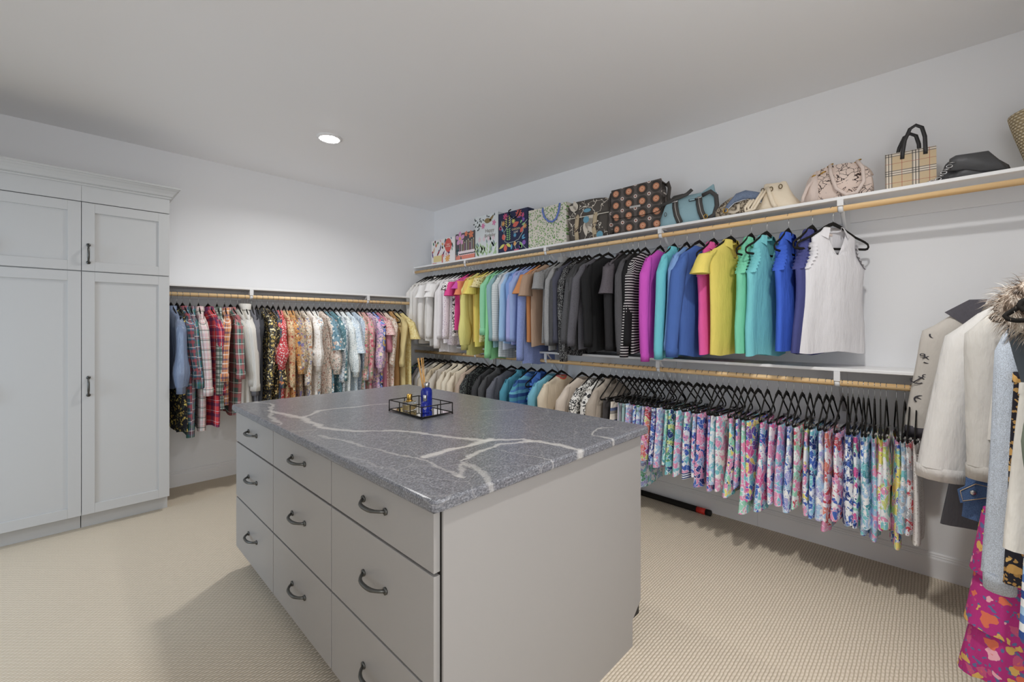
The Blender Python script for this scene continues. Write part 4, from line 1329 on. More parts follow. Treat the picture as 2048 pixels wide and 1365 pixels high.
    ('D', 0.507, 3, 'skirt', ('w', ['e88fb8', 'e8d858', '3f68c0', 'e8ecf0', '6fc7d0'], 16), 0.46, 'pink skirt with yellow starburst', 'skirt', 'skirt', {}),
    ('D', 0.467, -3, 'skirt', ('w', ['2b3f80', '6fc7d0', '9cc4e4', '3f68c0', 'e8ecf0'], 15), 0.46, 'navy and aqua coral print skirt', 'skirt', 'skirt', {}),
    ('D', 0.431, -2, 'shorts', ('w', ['a0a0d8', '9cc4e4', 'e8ecf0', 'a0a0d8'], 20), 0.46, 'lavender blue shorts on the lower right rod', 'shorts', 'shorts', {}),
    ('D', 0.405, -2, 'skirt', ('w', ['e0806a', 'e88fb8', 'd04858', 'e8ecf0', '9cc4e4'], 17), 0.52, 'coral and pink scarf hem skirt', 'skirt', 'skirt', {}),
    ('D', 0.357, -3, 'shorts', ('w', ['d04858', 'e88fb8', '3f68c0', 'e8ecf0', 'e88fb8'], 16), 0.44, 'red, pink and blue shorts', 'shorts', 'shorts', {}),
    ('D', 0.334, 5, 'skirt', ('w', ['2b3f80', '3f68c0', 'e8ecf0', '9cc4e4'], 22), 0.46, 'blue and white leaf skirt', 'skirt', 'skirt', {}),
    ('D', 0.313, 1, 'shorts', ('w', ['3f68c0', 'e8ecf0', '2b3f80'], 24), 0.44, 'ultramarine print shorts on the lower right rod', 'shorts', 'shorts', {}),
    ('D', 0.289, 0, 'skirt', ('w', ['e0509c', '3f68c0', '8fd8b8', 'e8ecf0', '2b3f80'], 17), 0.46, 'magenta and blue floral skirt', 'skirt', 'skirt', {}),
    ('D', 0.268, 3, 'skirt', ('w', ['6fc7d0', '9cc4e4', 'e8ecf0', '3f68c0'], 18), 0.48, 'clear aqua and blue skirt', 'skirt', 'skirt', {}),
    ('D', 0.248, 1, 'shorts', ('w', ['6fc7d0', '3f9aa8', '9cc4e4', 'e8ecf0'], 18), 0.44, 'turquoise wave shorts on the lower right rod', 'shorts', 'shorts', {}),
    ('D', 0.223, 3, 'skirt', ('w', ['e88fb8', '6fc7d0', '9cc4e4', 'a0a0d8'], 18), 0.5, 'pink and turquoise skirt on the lower right rod', 'skirt', 'skirt', {}),
    ('D', 0.199, 4, 'skirt', ('w', ['e8d858', 'e0509c', 'e8ecf0', 'e88fb8'], 14), 0.44, 'yellow and magenta skirt on the lower right rod', 'skirt', 'skirt', {'trim': ('s', 'dcd83c')}),
    ('D', 0.176, 1, 'shorts', ('w', ['c8d868', 'e88fb8', 'e8ecf0', '6fc7d0'], 15), 0.42, 'lime, pink and white shorts', 'shorts', 'shorts', {}),
    ('D', 0.137, 5, 'skirt', ('w', ['c8d868', '3f68c0', 'e88fb8', 'e8d858', '6fc7d0'], 14), 0.5, 'lime and blue skirt with pointed hem', 'skirt', 'skirt', {}),
    ('D', 0.105, -1, 'shorts', ('w', ['6fc7d0', 'e8ecf0', 'b0b4bc', '9cc4e4'], 18), 0.42, 'pale aqua and grey shorts', 'shorts', 'shorts', {}),
    ('D', 0.084, -2, 'skirt', ('w', ['e8ecf0', 'd04858', 'b0b4bc', 'e0806a'], 16), 0.42, 'white skirt with red border', 'skirt', 'skirt', {}),
    ('D', 0.06, -1, 'skirt', ('d', 'dcd8d4', 'b8b0a8', 90), 0.46, 'white crochet skirt at the end of the lower rod', 'skirt', 'skirt', {}),
    ('N', 2.96, 2, 'long', ('s', 'c9c2b8'), 0.62, 'tan jacket with small anchor print and dark collar and cuff', 'jacket', 'jacket', {'trim': ('s', '5d5a62'), 'col': 'shirt', 'sl': 0.58, 'out': 0.06, 'r': 0.06, 'sx': 1.42}),
    ('N', 2.74, 0, 'skirt', ('s', '5f5f66'), 0.9, 'charcoal straight skirt hanging below the white denim jacket', 'skirt', 'skirt', {'w': 0.33, 'w0': 0.18, 'top': -0.24}),
    ('N', 2.6, -4, 'long', ('s', 'dedbd6'), 0.66, 'white denim jacket with metal cuff button', 'jacket', 'jacket', {'col': 'shirt', 'sl': 0.68, 'out': 0.1, 'r': 0.085, 'r1': 0.085, 'w': 0.25, 'd': 0.05}),
    ('N', 2.5, 0, 'skirt', ('h', '4a6a9a'), 0.66, 'blue denim skirt with stitched waist tab', 'skirt', 'skirt', {'w': 0.27, 'w0': 0.22, 'top': -0.36}),
    ('N', 2.36, -3, 'knit', ('s', 'cfcbc3'), 0.66, 'oatmeal marled knit coat behind the fur hood', 'coat', 'coat', {'sl': 0.6, 'out': 0.0, 'r': 0.065, 'r1': 0.06, 'w': 0.24, 'd': 0.05, 'sx': 0.95}),
    ('N', 2.28, 0, 'flare', ('f', 'b8107c', ['e0643c', 'e8a0b0', 'd8a83c', 'c8487a', '5a6a9a'], 19), 0.58, 'magenta tiered maxi skirt with orange and blue flowers', 'skirt', 'skirt', {'w': 0.26, 'w0': 0.22, 'top': -0.9, 'd': 0.05, 'loops': 1, 'tiers': (0.02, 0.34, 0.66)}),
    ('N', 2.13, 3, 'knit', ('h', 'b9c4d2'), 0.8, 'pale blue heather sweater with very long sleeve', 'sweater', 'sweater', {'sl': 0.88, 'out': 0.045, 'r': 0.055, 'r1': 0.05, 'w': 0.22, 'd': 0.045, 'sx': 0.76}),
    ('N', 2.06, 0, 'skirt', ('f', '2a2830', ['c8963c', 'd8ac54', 'a87c30', 'b88c3c'], 26), 0.66, 'black and gold floral skirt beside the magenta one', 'skirt', 'skirt', {'w': 0.195, 'w0': 0.17, 'top': -0.4, 'd': 0.04}),
    ('N', 1.97, 0, 'cap', ('s', '5f6a74'), 0.46, 'grey blue jacket with fur trimmed hood', 'jacket', 'jacket', {'nosl': 1, 'w': 0.17, 'd': 0.05, 'bare': 1, 'sx': 0.92}),
    ('N', 1.92, 0, 'skirt', ('s', 'dcd8ce'), 0.48, 'ivory pleated skirt under the olive sleeve', 'skirt', 'skirt', {'w': 0.205, 'w0': 0.17, 'top': -0.42, 'd': 0.035}),
    ('N', 1.86, 0, 'skirt', ('ms', ['e8ecf0', '4a78c0', '9cc4e4', 'e8ecf0', '2b4f9a'], 0.11, 1), 0.62, 'blue and white banded skirt nearest the camera', 'skirt', 'skirt', {'w': 0.18, 'w0': 0.15, 'top': -0.5, 'd': 0.035}),
    ('N', 1.79, 0, 'puff', ('s', '7f8a78'), 0.6, 'olive jacket with full sleeve, nearest on the rod', 'jacket', 'jacket', {'sl': 0.48, 'out': 0.0, 'p': 0.02, 'sx': 0.62}),
]
for r_ in CLOTHES:
    rn, pos, rot, kind, spec, L, desc, name, cat, opt = r_
    hang(rn, pos, rot, kind, spec, L, desc, name, cat, grp[rn], opt)


# ------------------------------------------------------------------ things on the upper shelf
ZS = 2.0505
PAPER = {}


def pm(h, rough=.7):
    if h not in PAPER:
        PAPER[h] = plain('print_ink', cc(h), rough, .2)
    return PAPER[h]


def shelf_thing(name, label, cat, y, x=3.06, group=None, turn=0.0):
    return thing(name, label, cat, (x, y, ZS), math.radians(-90 + turn), group)


def decals(name, parent, shapes, hexa, y):
    """Flat print: a list of outlines (x, z) laid on the face at depth y."""
    def one(polys, nm):
        b = MB()
        for poly in polys:
            n = len(poly)
            b.add([(x, y, z) for x, z in poly], [tuple(range(n))])
        return b.build(nm, pm(hexa), parent)
    if len(shapes) > 14:
        o = one(shapes, name)
        o['kind'] = 'stuff'
        return o
    sing = name[:-3] + 'f' if name.endswith('leaves') else name[:-1] if name.endswith('s') else name
    for poly in shapes:
        o = one([poly], sing)
    return o


def petal(cx, cz, ang, length, width, n=5):
    pts = []
    for i in range(n + 1):
        s = i / n
        pts.append((s, math.sin(PI * s ** .8) * .5))
    for i in range(n - 1, 0, -1):
        s = i / n
        pts.append((s, -math.sin(PI * s ** .8) * .5))
    ca, sa = math.cos(ang), math.sin(ang)
    return [(cx + ca * p * length - sa * q * width, cz + sa * p * length + ca * q * width) for p, q in pts]


def flower(cx, cz, r, k=6, w=.55, a0=0.0):
    out = []
    for i in range(k * 8):
        a = 2 * PI * i / (k * 8)
        rr = r * (.34 + .66 * abs(math.cos(k * a / 2)) ** (.45 / w))
        out.append((cx + rr * math.cos(a + a0), cz + rr * math.sin(a + a0)))
    return [out]


def disc(cx, cz, rx, rz=None, n=14):
    rz = rz or rx
    return [(cx + rx * math.cos(2 * PI * i / n), cz + rz * math.sin(2 * PI * i / n)) for i in range(n)]


def quad(x0, x1, z0, z1):
    return [(x0, z0), (x1, z0), (x1, z1), (x0, z1)]


def gift_bag(label, y, w, h, d, mat, x=3.05):
    t = shelf_thing('gift_bag', label, 'gift bag', y, x, 'gift bags on the upper shelf')
    b = MB()
    hw, hd, th = w / 2, d / 2, .0012
    b.box(-hw, hw, -hd, -hd + th, 0, h).box(-hw, hw, hd - th, hd, 0, h)
    b.box(-hw, -hw + th, -hd, hd, 0, h).box(hw - th, hw, -hd, hd, 0, h).box(-hw, hw, -hd, hd, 0, th)
    b.build('paper_body', mat, t)
    return t


def rope(parent, pts, r, mat, name='handle'):
    return MB().tube(pts, r, 8, up=(0, 1, 0)).build(name, mat, parent)


rnd = random.Random(21)
# 1: white bag with bright confetti shapes and a red balloon
d_ = .09
g = gift_bag('white gift bag with red balloon and bright confetti, nearest the corner', 4.03, .445, .285, d_, pm('e4e1e0'))
fy = -d_ / 2 - .0008
for hexa, k in (('c0455a', 7), ('6a4a8a', 6), ('4a8a6a', 7), ('3f6a8a', 6), ('d88a9a', 7), ('d89a3c', 5)):
    sh = []
    for _ in range(k):
        sh.append(petal(rnd.uniform(-.20, .20), rnd.uniform(.06, .26), rnd.uniform(.8, 2.2), rnd.uniform(.03, .08), rnd.uniform(.012, .03)))
    sh = [[(max(-.221, min(.221, a)), max(.002, min(.283, b))) for a, b in p] for p in sh]
    decals('printed_leaves', g, sh, hexa, fy)
decals('printed_gift_box', g, [quad(-.18, -.01, .03, .10)], 'dcc982', fy - .0003)
decals('printed_ribbon', g, [quad(-.02, .0, .0, .11), quad(-.20, -.12, .005, .02)], 'cf5a48', fy - .0006)
decals('printed_flower', g, flower(.085, .05, .045, 8), 'e2a23a', fy - .0006)
bl = decals('printed_balloon', g, [disc(.10, .20, .062, .078, 20), [(.09, .118), (.11, .118), (.10, .132)]], 'd8544c', fy - .0009)
letters('lettering', 'happy\nbirthday', .024, pm('f2d8cc'), g, (.10, fy - .0014, .20), (PI / 2, 0, 0), .0002)
# 2: cake bag
g = gift_bag('gift bag with printed birthday cake, candles and pink flower', 3.64, .325, .30, d_, pm('565458'), 3.055)
decals('printed_cake', g, [quad(-.16, .16, .002, .072)], 'e0806a', fy)
decals('printed_icing', g, [quad(-.12, .16, .065, .105)] + [disc(-.09 + .03 * i, .067, .013, .012) for i in range(9)], 'e0d4da', fy - .0003)
for i in range(9):
    x_ = -.09 + .029 * i
    decals('printed_candle', g, [quad(x_ - .004, x_ + .004, .10, .185 + .012 * (i % 3))], ('c2799a', 'd8cfc8', 'c9a878')[i % 3], fy - .0006)
decals('printed_flames', g, [petal(-.09 + .029 * i, .185 + .012 * (i % 3), PI / 2, .02, .010) for i in range(9)], 'f0e2b0', fy - .0006)
decals('printed_flower', g, flower(-.085, .245, .078, 5, .62, .3), 'd493c0', fy - .0009)
decals('printed_flower_eye', g, [disc(-.085, .245, .018)], 'e0b048', fy - .0012)
decals('printed_poppies', g, flower(.02, .285, .03, 5, .9) + flower(.10, .268, .042, 5, .9, .4), 'df7a4a', fy - .0006)
decals('printed_leaves', g, [petal(-.15 + .02 * i, .05 + .03 * (i % 4), .8 + i, .05, .02) for i in range(5)], '4a6a72', fy - .0009)
# 3: birthday bag with foliage
g = gift_bag('pale gift bag with leaf print lettered as a birthday greeting', 3.308, .362, .435, d_, pm('cfd6d8'), 3.06)
decals('printed_dark_leaves', g, [petal(-.17 + .03 * (i % 6) + rnd.uniform(-.005, .005), .395 - .035 * (i // 6), rnd.uniform(-1, 4), .032, .016) for i in range(24) if (i % 6) < 5 - (i // 8)] + [petal(.02 + .035 * i, .405, rnd.uniform(0, 3), .03, .015) for i in range(4)], '4a5452', fy)
decals('printed_bird', g, [petal(-.03, .375, -.1, .12, .055), petal(.05, .365, .6, .085, .03)], '8f7a4a', fy - .0004)
decals('printed_blossoms', g, flower(-.045, .325, .032, 6) + flower(.12, .335, .03, 5), 'd878a8', fy - .0004)
decals('printed_foliage', g, [petal(rnd.uniform(-.165, .14), rnd.uniform(.01, .11), rnd.uniform(.6, 2.5), rnd.uniform(.04, .07), .022) for i in range(34)], 'a9c894', fy)
decals('printed_dark_foliage', g, [petal(rnd.uniform(-.16, .13), rnd.uniform(.05, .17), rnd.uniform(.6, 2.5), rnd.uniform(.04, .06), .02) for i in range(12)], '7f9a98', fy - .0003)
decals('printed_tulips', g, [petal(-.10 + .07 * i, .16, PI / 2, .06, .04) for i in range(4)], 'd9c2cc', fy - .0003)
letters('lettering', 'Happy', .052, pm('8a7f74'), g, (.055, fy - .001, .265), (PI / 2, 0, 0), .0002)
letters('lettering', 'Birthday', .048, pm('8a7f74'), g, (.06, fy - .001, .215), (PI / 2, 0, 0), .0002)
# 4: navy folk art bag
g = gift_bag('navy gift bag with bright folk art flowers and vines', 2.925, .395, .405, d_, pm('2f3352'), 3.06)
for (hexa, items) in (
    ('d85a4a', flower(.08, .365, .045, 9, .4) + [petal(.0, .255, .35, .09, .05), petal(-.15, .16, .2, .06, .06), petal(-.10, .02, 1.57, .075, .05), petal(.10, .18, .9, .075, .04)]),
    ('c8457a', flower(-.10, .365, .035, 7, .5) + [petal(-.18, .24, 1.2, .05, .03), petal(-.17, .27, -1, .04, .025), quad(.02, .08, .005, .03), petal(.13, .32, 1.3, .05, .03)]),
    ('cfc84e', [petal(-.075, .26 + .022 * i, 2.6, .032, .012) for i in range(5)] + [petal(-.055, .27 + .022 * i, .5, .032, .012) for i in range(5)] + flower(.01, .305, .028, 9, .25) + [petal(-.11, .095, 3.6, .09, .03), petal(-.09, .095, -.45, .09, .03)]),
    ('7fb86a', [petal(-.06, .13 + .02 * i, 2.7, .03, .014) for i in range(6)] + [petal(-.055, .13 + .02 * i, .4, .03, .014) for i in range(6)] + [petal(.12, .03, 1.9, .07, .04), petal(.10, .27, .8, .05, .018), petal(.12, .25, .3, .05, .018)]),
    ('4fa0c8', flower(.03, .165, .022, 8, .4) + [petal(-.14, .22, 1.6, .04, .02), petal(-.02, .03, 1.4, .06, .025), petal(.12, .13, .6, .05, .018), petal(.12, .12, .1, .05, .018)]),
    ('8a5ab8', flower(.14, .30, .022, 6) + [disc(.15, .08, .022), disc(.10, .05, .016), petal(.06, .33, 0, .06, .01)]),
    ('d89a48', flower(-.13, .30, .03, 8, .25) + flower(.16, .235, .028, 8, .25) + [petal(.03, .06, 1.57, .05, .04)])):
    decals('printed_flowers', g, [[(max(-.196, min(.196, a)), b) for a, b in p] for p in items], hexa, fy - .0003 * rnd.randint(1, 4))
vine = [(-.15, .33), (-.16, .28), (-.13, .24), (-.12, .21), (-.08, .25), (-.03, .28), (-.03, .33), (.02, .34)]
vine2 = [(-.12, .21), (-.10, .16), (-.11, .12), (-.06, .10), (.02, .105), (.08, .12), (.14, .19), (.14, .25), (.19, .29)]
vine3 = [(.05, .02), (.03, .06), (.07, .10), (.12, .08), (.15, .04), (.19, .01)]
b = MB()
for vn in (vine, vine2, vine3):
    b.tube([(x, fy - .001, z) for x, z in vn], .0022, 5, up=(0, 1, 0))
b.build('printed_vines', pm('bfd0c8'), g)
letters('lettering', 'GARDEN', .028, pm('d8c890'), g, (.045, fy - .002, .222), (PI / 2, 0, 0), .0002)
letters('lettering', 'LEAF', .028, pm('d8d0c8'), g, (.045, fy - .002, .194), (PI / 2, 0, 0), .0002)
rope(g, [(-.05, -.046, .39), (-.05, -.05, .412), (-.02, -.052, .42)], .006, M['hanger'])
rope(g, [(.10, -.046, .40), (.07, -.054, .345), (.02, -.054, .325), (-.03, -.052, .355), (-.05, -.048, .40)], .005, plain('dark_cord', C('262a40'), .9, .1))
# 5: sprigged bag with blue rope
t_ = NT('sprig_paper', .7, .2)
v_ = t_.coord('Object', distort=.01, dscale=20.0)
cur = C('d6d0c4', 1.1)
vo_ = t_.voro(t_.coord('Object', vec_scale=(62, 5, 40)), 1.0)
cur = t_.mix(t_.math('LESS_THAN', vo_.outputs['Distance'], .34), cur, C('7fa860'))
vo2_ = t_.voro(t_.coord('Object', vec_scale=(38, 5, 66)), 1.0)
cur = t_.mix(t_.math('LESS_THAN', vo2_.outputs['Distance'], .27), cur, C('5f8a50'))
vo3_ = t_.voro(t_.coord('Object', vec_scale=(70, 5, 70)), 1.0)
cur = t_.mix(t_.math('LESS_THAN', vo3_.outputs['Distance'], .17), cur, C('6f6a98'))
t_.col(cur)
g = gift_bag('cream gift bag with green sprig print and blue rope handle', 2.497, .445, .365, d_, t_.m, 3.06)
rope(g, [(-.045, -.047, .355), (-.043, -.054, .33), (-.02, -.056, .27), (.03, -.057, .225), (.075, -.057, .215), (.115, -.057, .235), (.14, -.056, .29), (.15, -.054, .34), (.15, -.047, .365)], .0085, plain('blue_rope', C('7085c8'), .9, .1))


# ---- soft handbags
def bag_loft(levels, n=30, seed=0, rough=.006, sup=.55, bottom=True, top=True):
    """levels: (z, cx, cy, half width, half depth); slightly crumpled closed shape."""
    rr = random.Random(seed)
    ph = [rr.uniform(0, 6.28) for _ in range(6)]
    b = MB()
    v, f = [], []
    for k, (z, cx, cy, hw, hd) in enumerate(levels):
        for j in range(n):
            a = 2 * PI * j / n
            c, s = math.cos(a), math.sin(a)
            w = rough * (math.sin(3 * a + ph[0] + 9 * z) + .7 * math.sin(5 * a + ph[1] - 21 * z) + .5 * math.sin(9 * a + ph[2] + 40 * z))
            x = (hw + w) * math.copysign(abs(c) ** sup, c)
            y = (hd + w) * math.copysign(abs(s) ** sup, s)
            v.append((cx + x, cy + y, max(0.0, z + (rough * .8 * math.sin(2 * a + ph[3]) if k > 0 else 0))))
    for i in range(len(levels) - 1):
        for j in range(n):
            f.append((i * n + j, i * n + (j + 1) % n, (i + 1) * n + (j + 1) % n, (i + 1) * n + j))
    if bottom:
        f.append(tuple(range(n - 1, -1, -1)))
    if top:
        f.append(tuple(range((len(levels) - 1) * n, len(levels) * n)))
    return b.add(v, f, True)


def strap(pts, w, th, name, mat, parent, up=(0, 1, 0)):
    return MB().tube(pts, w, 8, flat=th / w, up=up).build(name, mat, parent)


# dark floral shoulder bag
fl = fabric(('l', '57514b', 'd8cfbf', 9, .022))
hb = shelf_thing('handbag', 'dark taupe shoulder bag with large cream petals and teal spots', 'handbag', 2.055, 3.07, 'handbags on the upper shelf', 4)
bag_loft([(0, 0, 0, .185, .050), (.012, 0, 0, .200, .062), (.10, 0, 0, .205, .066), (.20, .0, 0, .205, .062), (.27, .0, .004, .200, .052), (.315, -.02, .008, .188, .036), (.335, -.03, .01, .165, .018)], 34, 4, .005).build('body', fl, hb)
fp = bag_loft([(.205, 0, -.006, .198, .066), (.25, 0, -.004, .206, .063), (.31, -.02, 0, .200, .050), (.345, -.035, .004, .170, .026), (.352, -.05, .006, .12, .010)], 34, 9, .004)
fp.build('flap', fl, hb)
decals('cream_petals', hb, [petal(-.02, .16, a, .13, .05) for a in (-.5, -.15, .25, -1.0, -1.5)] + [petal(-.10, .26, a, .09, .05) for a in (1.9, 2.6)], 'c9bfae', -.0745)
decals('teal_spots', hb, [disc(-.01, .17, .028), disc(.115, .03, .03), disc(.08, .10, .012, .02), disc(.0, .245, .035, .016)], '5f9cb4', -.0757)
for x_ in (-.095, .075):
    strap([(x_, -.062, .225), (x_, -.076, .19), (x_ - .01, -.078, .09), (x_ - .005, -.07, .01)], .020, .007, 'strap', fabric(('l', 'b9a684', '5a4a42', 14, .05)), hb)
    MB().box(x_ - .022, x_ + .022, -.083, -.070, .085, .105, .002).build('strap_loop', pm('4a423c'), hb)
strap([(.20, -.03, .31), (.22, -.05, .20), (.225, -.055, .10), (.20, -.06, .01)], .016, .006, 'shoulder_strap', fl, hb)
MB().box(-.195, .195, -.0725, -.070, .196, .202).build('piping', pm('d4ccba'), hb)


# messenger bag with flower lattice
def lattice():
    t = NT('flower_lattice', .85, .15)
    sx = t.n('SeparateXYZ')
    t.l(t.coord('Object'), sx.inputs[0])

    def cell(px, pz, ox, oz, rx):
        fx = t.math('SUBTRACT', t.math('FRACT', t.math('MULTIPLY_ADD', sx.outputs[0], 1 / px, 20 + ox)), .5)
        fz = t.math('SUBTRACT', t.math('FRACT', t.math('MULTIPLY_ADD', sx.outputs[2], 1 / pz, 20 + oz)), .5)
        fx = t.math('MULTIPLY', fx, px)
        fz = t.math('MULTIPLY', fz, pz)
        dd = t.math('SQRT', t.math('ADD', t.math('MULTIPLY', fx, fx), t.math('MULTIPLY', fz, fz)))
        return dd
    P_ = .106
    big = cell(P_, P_ * .86, 0, 0, 0)
    sm = cell(P_, P_ * .86, .5, .5, 0)
    sm2 = cell(P_, P_ * .43, .5, .25, 0)
    cur = C('625c59')
    cur = t.mix(t.math('LESS_THAN', big, .043), cur, C('4a4542'))
    cur = t.mix(t.math('LESS_THAN', big, .024), cur, C('b98064', 1.1))
    cur = t.mix(t.math('LESS_THAN', big, .015), cur, C('cda083', 1.1))
    cur = t.mix(t.math('LESS_THAN', big, .005), cur, C('b8654a', 1.1))
    cur = t.mix(t.math('LESS_THAN', sm, .014), cur, C('d8ccc4'))
    cur = t.mix(t.math('LESS_THAN', sm, .007), cur, C('8a5a50'))
    return t.col(cur)


lt = lattice()
hb = shelf_thing('messenger_bag', 'boxy charcoal messenger bag with lattice of orange flowers', 'handbag', 1.625, 3.075, 'handbags on the upper shelf', 5)
bag_loft([(0, 0, 0, .19, .055), (.01, 0, 0, .20, .062), (.10, 0, 0, .20, .064), (.22, 0, 0, .198, .06), (.32, 0, 0, .196, .052), (.345, 0, 0, .19, .045)], 36, 2, .0025, .28).build('body', lt, hb)
out_ = [(-.198, .352), (-.2, .16), (-.185, .138), (-.15, .128), (0, .122), (.15, .128), (.185, .138), (.2, .16), (.2, .368)]
fm = MB().prism([(x, z) for x, z in out_], 1, -.0745, -.0675)
fm.box(-.198, .2, -.0745, .05, .346, .354, .002)
fm.build('flap', lt, hb)
MB().tube([(x, -.071, z) for x, z in out_[1:-1]], .0035, 6, up=(0, 1, 0)).build('flap_piping', pm('2c2826'), hb)
MB().box(-.045, .04, -.0775, -.0745, .188, .203, .001).build('name_plate', plain('brushed_plate', C('c8c4c0'), .35, .5, .6), hb)
for s_ in (-1, 1):
    bag_loft([(.06, s_ * .215, .0, .022, .05), (.15, s_ * .222, 0, .026, .052), (.24, s_ * .216, 0, .018, .04)], 16, 3 + s_, .003, .8).build('side_pocket', lt, hb)
    strap([(s_ * .205, 0, .33), (s_ * .225, -.015, .345), (s_ * .238, -.02, .30), (s_ * .232, -.03, .22), (s_ * .24, -.035, .12), (s_ * .225, -.05, .01)], .014, .006, 'shoulder_strap', pm('4a4440'), hb)

# aqua carryall with black webbing
aq = NT('aqua_canvas', .6, .3)
aq.bump(aq.noise(aq.coord('Object'), 16.0, 3).outputs[0], .6, .012)
aq.col(C('92b3bd', 1.0))
web = pm('4a4846')
hb = shelf_thing('handbag', 'slumped aqua canvas carryall with grey webbing straps', 'handbag', 1.245, 3.075, 'handbags on the upper shelf', 6)
bag_loft([(0, 0, 0, .195, .060), (.01, 0, 0, .202, .070), (.07, 0, 0, .190, .074), (.13, .01, 0, .172, .066), (.175, .02, 0, .162, .05), (.205, .03, .002, .150, .028), (.215, .04, .004, .13, .012)], 34, 8, .006, .5).build('body', aq.m, hb)
MB().prism([(.05, .18), (.175, .205), (.165, .262), (.10, .225)], 1, -.012, .012).build('top_corner', aq.m, hb)
for x0_, x1_ in ((-.075, -.035), (.085, .125)):
    strap([(x0_, -.058, .175), (x0_ + .006, -.079, .13), (x0_ + .018, -.084, .07), (x1_, -.08, .012)], .021, .007, 'strap', web, hb)
    MB().tube([(x0_ - .001, -.066, .178), (x0_ + .007, -.086, .13), (x0_ + .019, -.0905, .07), (x1_, -.087, .014)], .0022, 5, up=(0, 1, 0)).build('strap_stripe', pm('b8b4ae'), hb)
    MB().tube([(x0_ - .022, -.066, .168), (x0_ + .022, -.068, .172)], .005, 8, up=(0, 0, 1)).build('buckle', M['chrome'], hb)
strap([(-.20, -.03, .165), (-.10, -.05, .185), (.0, -.045, .215), (.03, -.03, .245)], .013, .008, 'zip_band', web, hb)
strap([(-.14, .0, .19), (-.10, -.005, .222), (-.04, -.005, .226), (.0, 0, .21)], .010, .006, 'handle', web, hb)
strap([(.105, -.055, .185), (.16, -.065, .20), (.195, -.06, .165), (.20, -.06, .10), (.185, -.07, .04), (.14, -.08, .008)], .014, .007, 'handle', web, hb)
MB().box(.02, .065, -.071, -.062, .155, .170, .002).build('tag_frame', pm('33302e'), hb)
MB().box(.025, .06, -.0725, -.070, .158, .167).build('tag_window', aq.m, hb)
MB().tube([(.135 + .012 * math.cos(a), -.088, .03 + .014 * math.sin(a)) for a in [2 * PI * k / 12 for k in range(12)]], .003, 6, True, up=(0, 1, 0)).build('clasp_ring', M['gold'], hb)
MB().tube([(-.135 + .008 * math.cos(a), -.086, .085 + .014 * math.sin(a)) for a in [2 * PI * k / 12 for k in range(12)]], .002, 6, True, up=(0, 1, 0)).build('zip_pull', web, hb)

# slouchy snake and denim bag
sn = fabric(('l', 'a99b84', '5a4e40', 38, .10))
hb = shelf_thing('handbag', 'slouchy snakeskin print bag with folded denim flap', 'handbag', .905, 3.07, 'handbags on the upper shelf', 4)
bag_loft([(0, 0, 0, .135, .06), (.012, 0, 0, .142, .07), (.05, .0, 0, .135, .072), (.09, .01, 0, .108, .06), (.125, .015, 0, .075, .04), (.14, .015, 0, .04, .02)], 30, 12, .008, .7).build('body', sn, hb)
den = fabric(('h', '6d7f9c'))
dv = [(-.075, .075, -.06), (-.05, .10, -.062), (-.02, .14, -.05), (.03, .155, -.035), (.09, .135, -.03), (.13, .115, -.035)]
b = MB()
vv, ff = [], []
for i, (x, z, y) in enumerate(dv):
    wv = .006 * math.sin(i * 1.9)
    vv += [(x, y - .016, z - .050 + wv), (x + .004, y - .026, z - .02), (x + .008, y - .006, z + .004), (x + .012, y + .05, z + .006 + wv)]
for i in range(len(dv) - 1):
    for j in range(3):
        ff.append((i * 4 + j, i * 4 + j + 1, (i + 1) * 4 + j + 1, (i + 1) * 4 + j))
fo = b.add(vv, ff, True).build('denim_flap', den, hb)
sm_ = fo.modifiers.new('thick', 'SOLIDIFY')
sm_.thickness = .006
sm_.offset = 0
MB().tube([(x, y - .020, z - .052 + .006 * math.sin(i * 1.9)) for i, (x, z, y) in enumerate(dv)], .003, 6, up=(0, 1, 0)).build('flap_edge', pm('b8bcc4'), hb)
MB().tube([(-.07 + .014 * math.cos(a), -.085, .04 + .014 * math.sin(a)) for a in [2 * PI * k / 16 for k in range(16)]], .0035, 6, True, up=(0, 1, 0)).build('ring', M['gold'], hb)
strap([(-.06, -.078, .035), (-.02, -.082, .02), (.005, -.083, .03), (.005, -.08, .07)], .010, .005, 'tassel_strap', pm('c9bba4'), hb)

# cream bucket bag
cm = NT('cream_leather', .5, .35)
cm.bump(cm.noise(cm.coord('Object'), 18.0, 3).outputs[0], .5, .010)
cm.col(C('ddd0ba', 1.15))
hb = shelf_thing('handbag', 'collapsed cream leather bag with rolled handles and dark rings', 'handbag', .690, 3.08, 'handbags on the upper shelf', 3)
bag_loft([(0, 0, 0, .125, .06), (.012, 0, 0, .132, .068), (.04, -.005, 0, .115, .066), (.09, -.012, 0, .088, .058), (.14, -.018, 0, .070, .045), (.175, -.02, 0, .058, .03), (.182, -.02, 0, .045, .018)], 30, 15, .005, .7).build('body', cm.m, hb)
for dx in (0.0, .018):
    strap([(-.075 + dx, -.052, .135), (-.105 + dx, -.075, .08), (-.135 + dx, -.085, .022), (-.165 + dx, -.085, .014), (-.170 + dx, -.08, .04), (-.14 + dx, -.07, .085)], .0085, .0085, 'handle', cm.m, hb)
strap([(-.05, -.055, .15), (-.035, -.075, .10), (-.015, -.088, .04), (.0, -.085, .012)], .012, .008, 'strap', cm.m, hb)
for x_, z_ in ((-.075, .135), (-.03, .135), (.02, .14)):
    MB().tube([(x_ + .009 * math.cos(a), -.058, z_ + .013 * math.sin(a)) for a in [2 * PI * k / 12 for k in range(12)]], .0028, 6, True, up=(0, 1, 0)).build('ring', plain('dark_brass', C('6a5a40'), .35, .5, .9), hb)

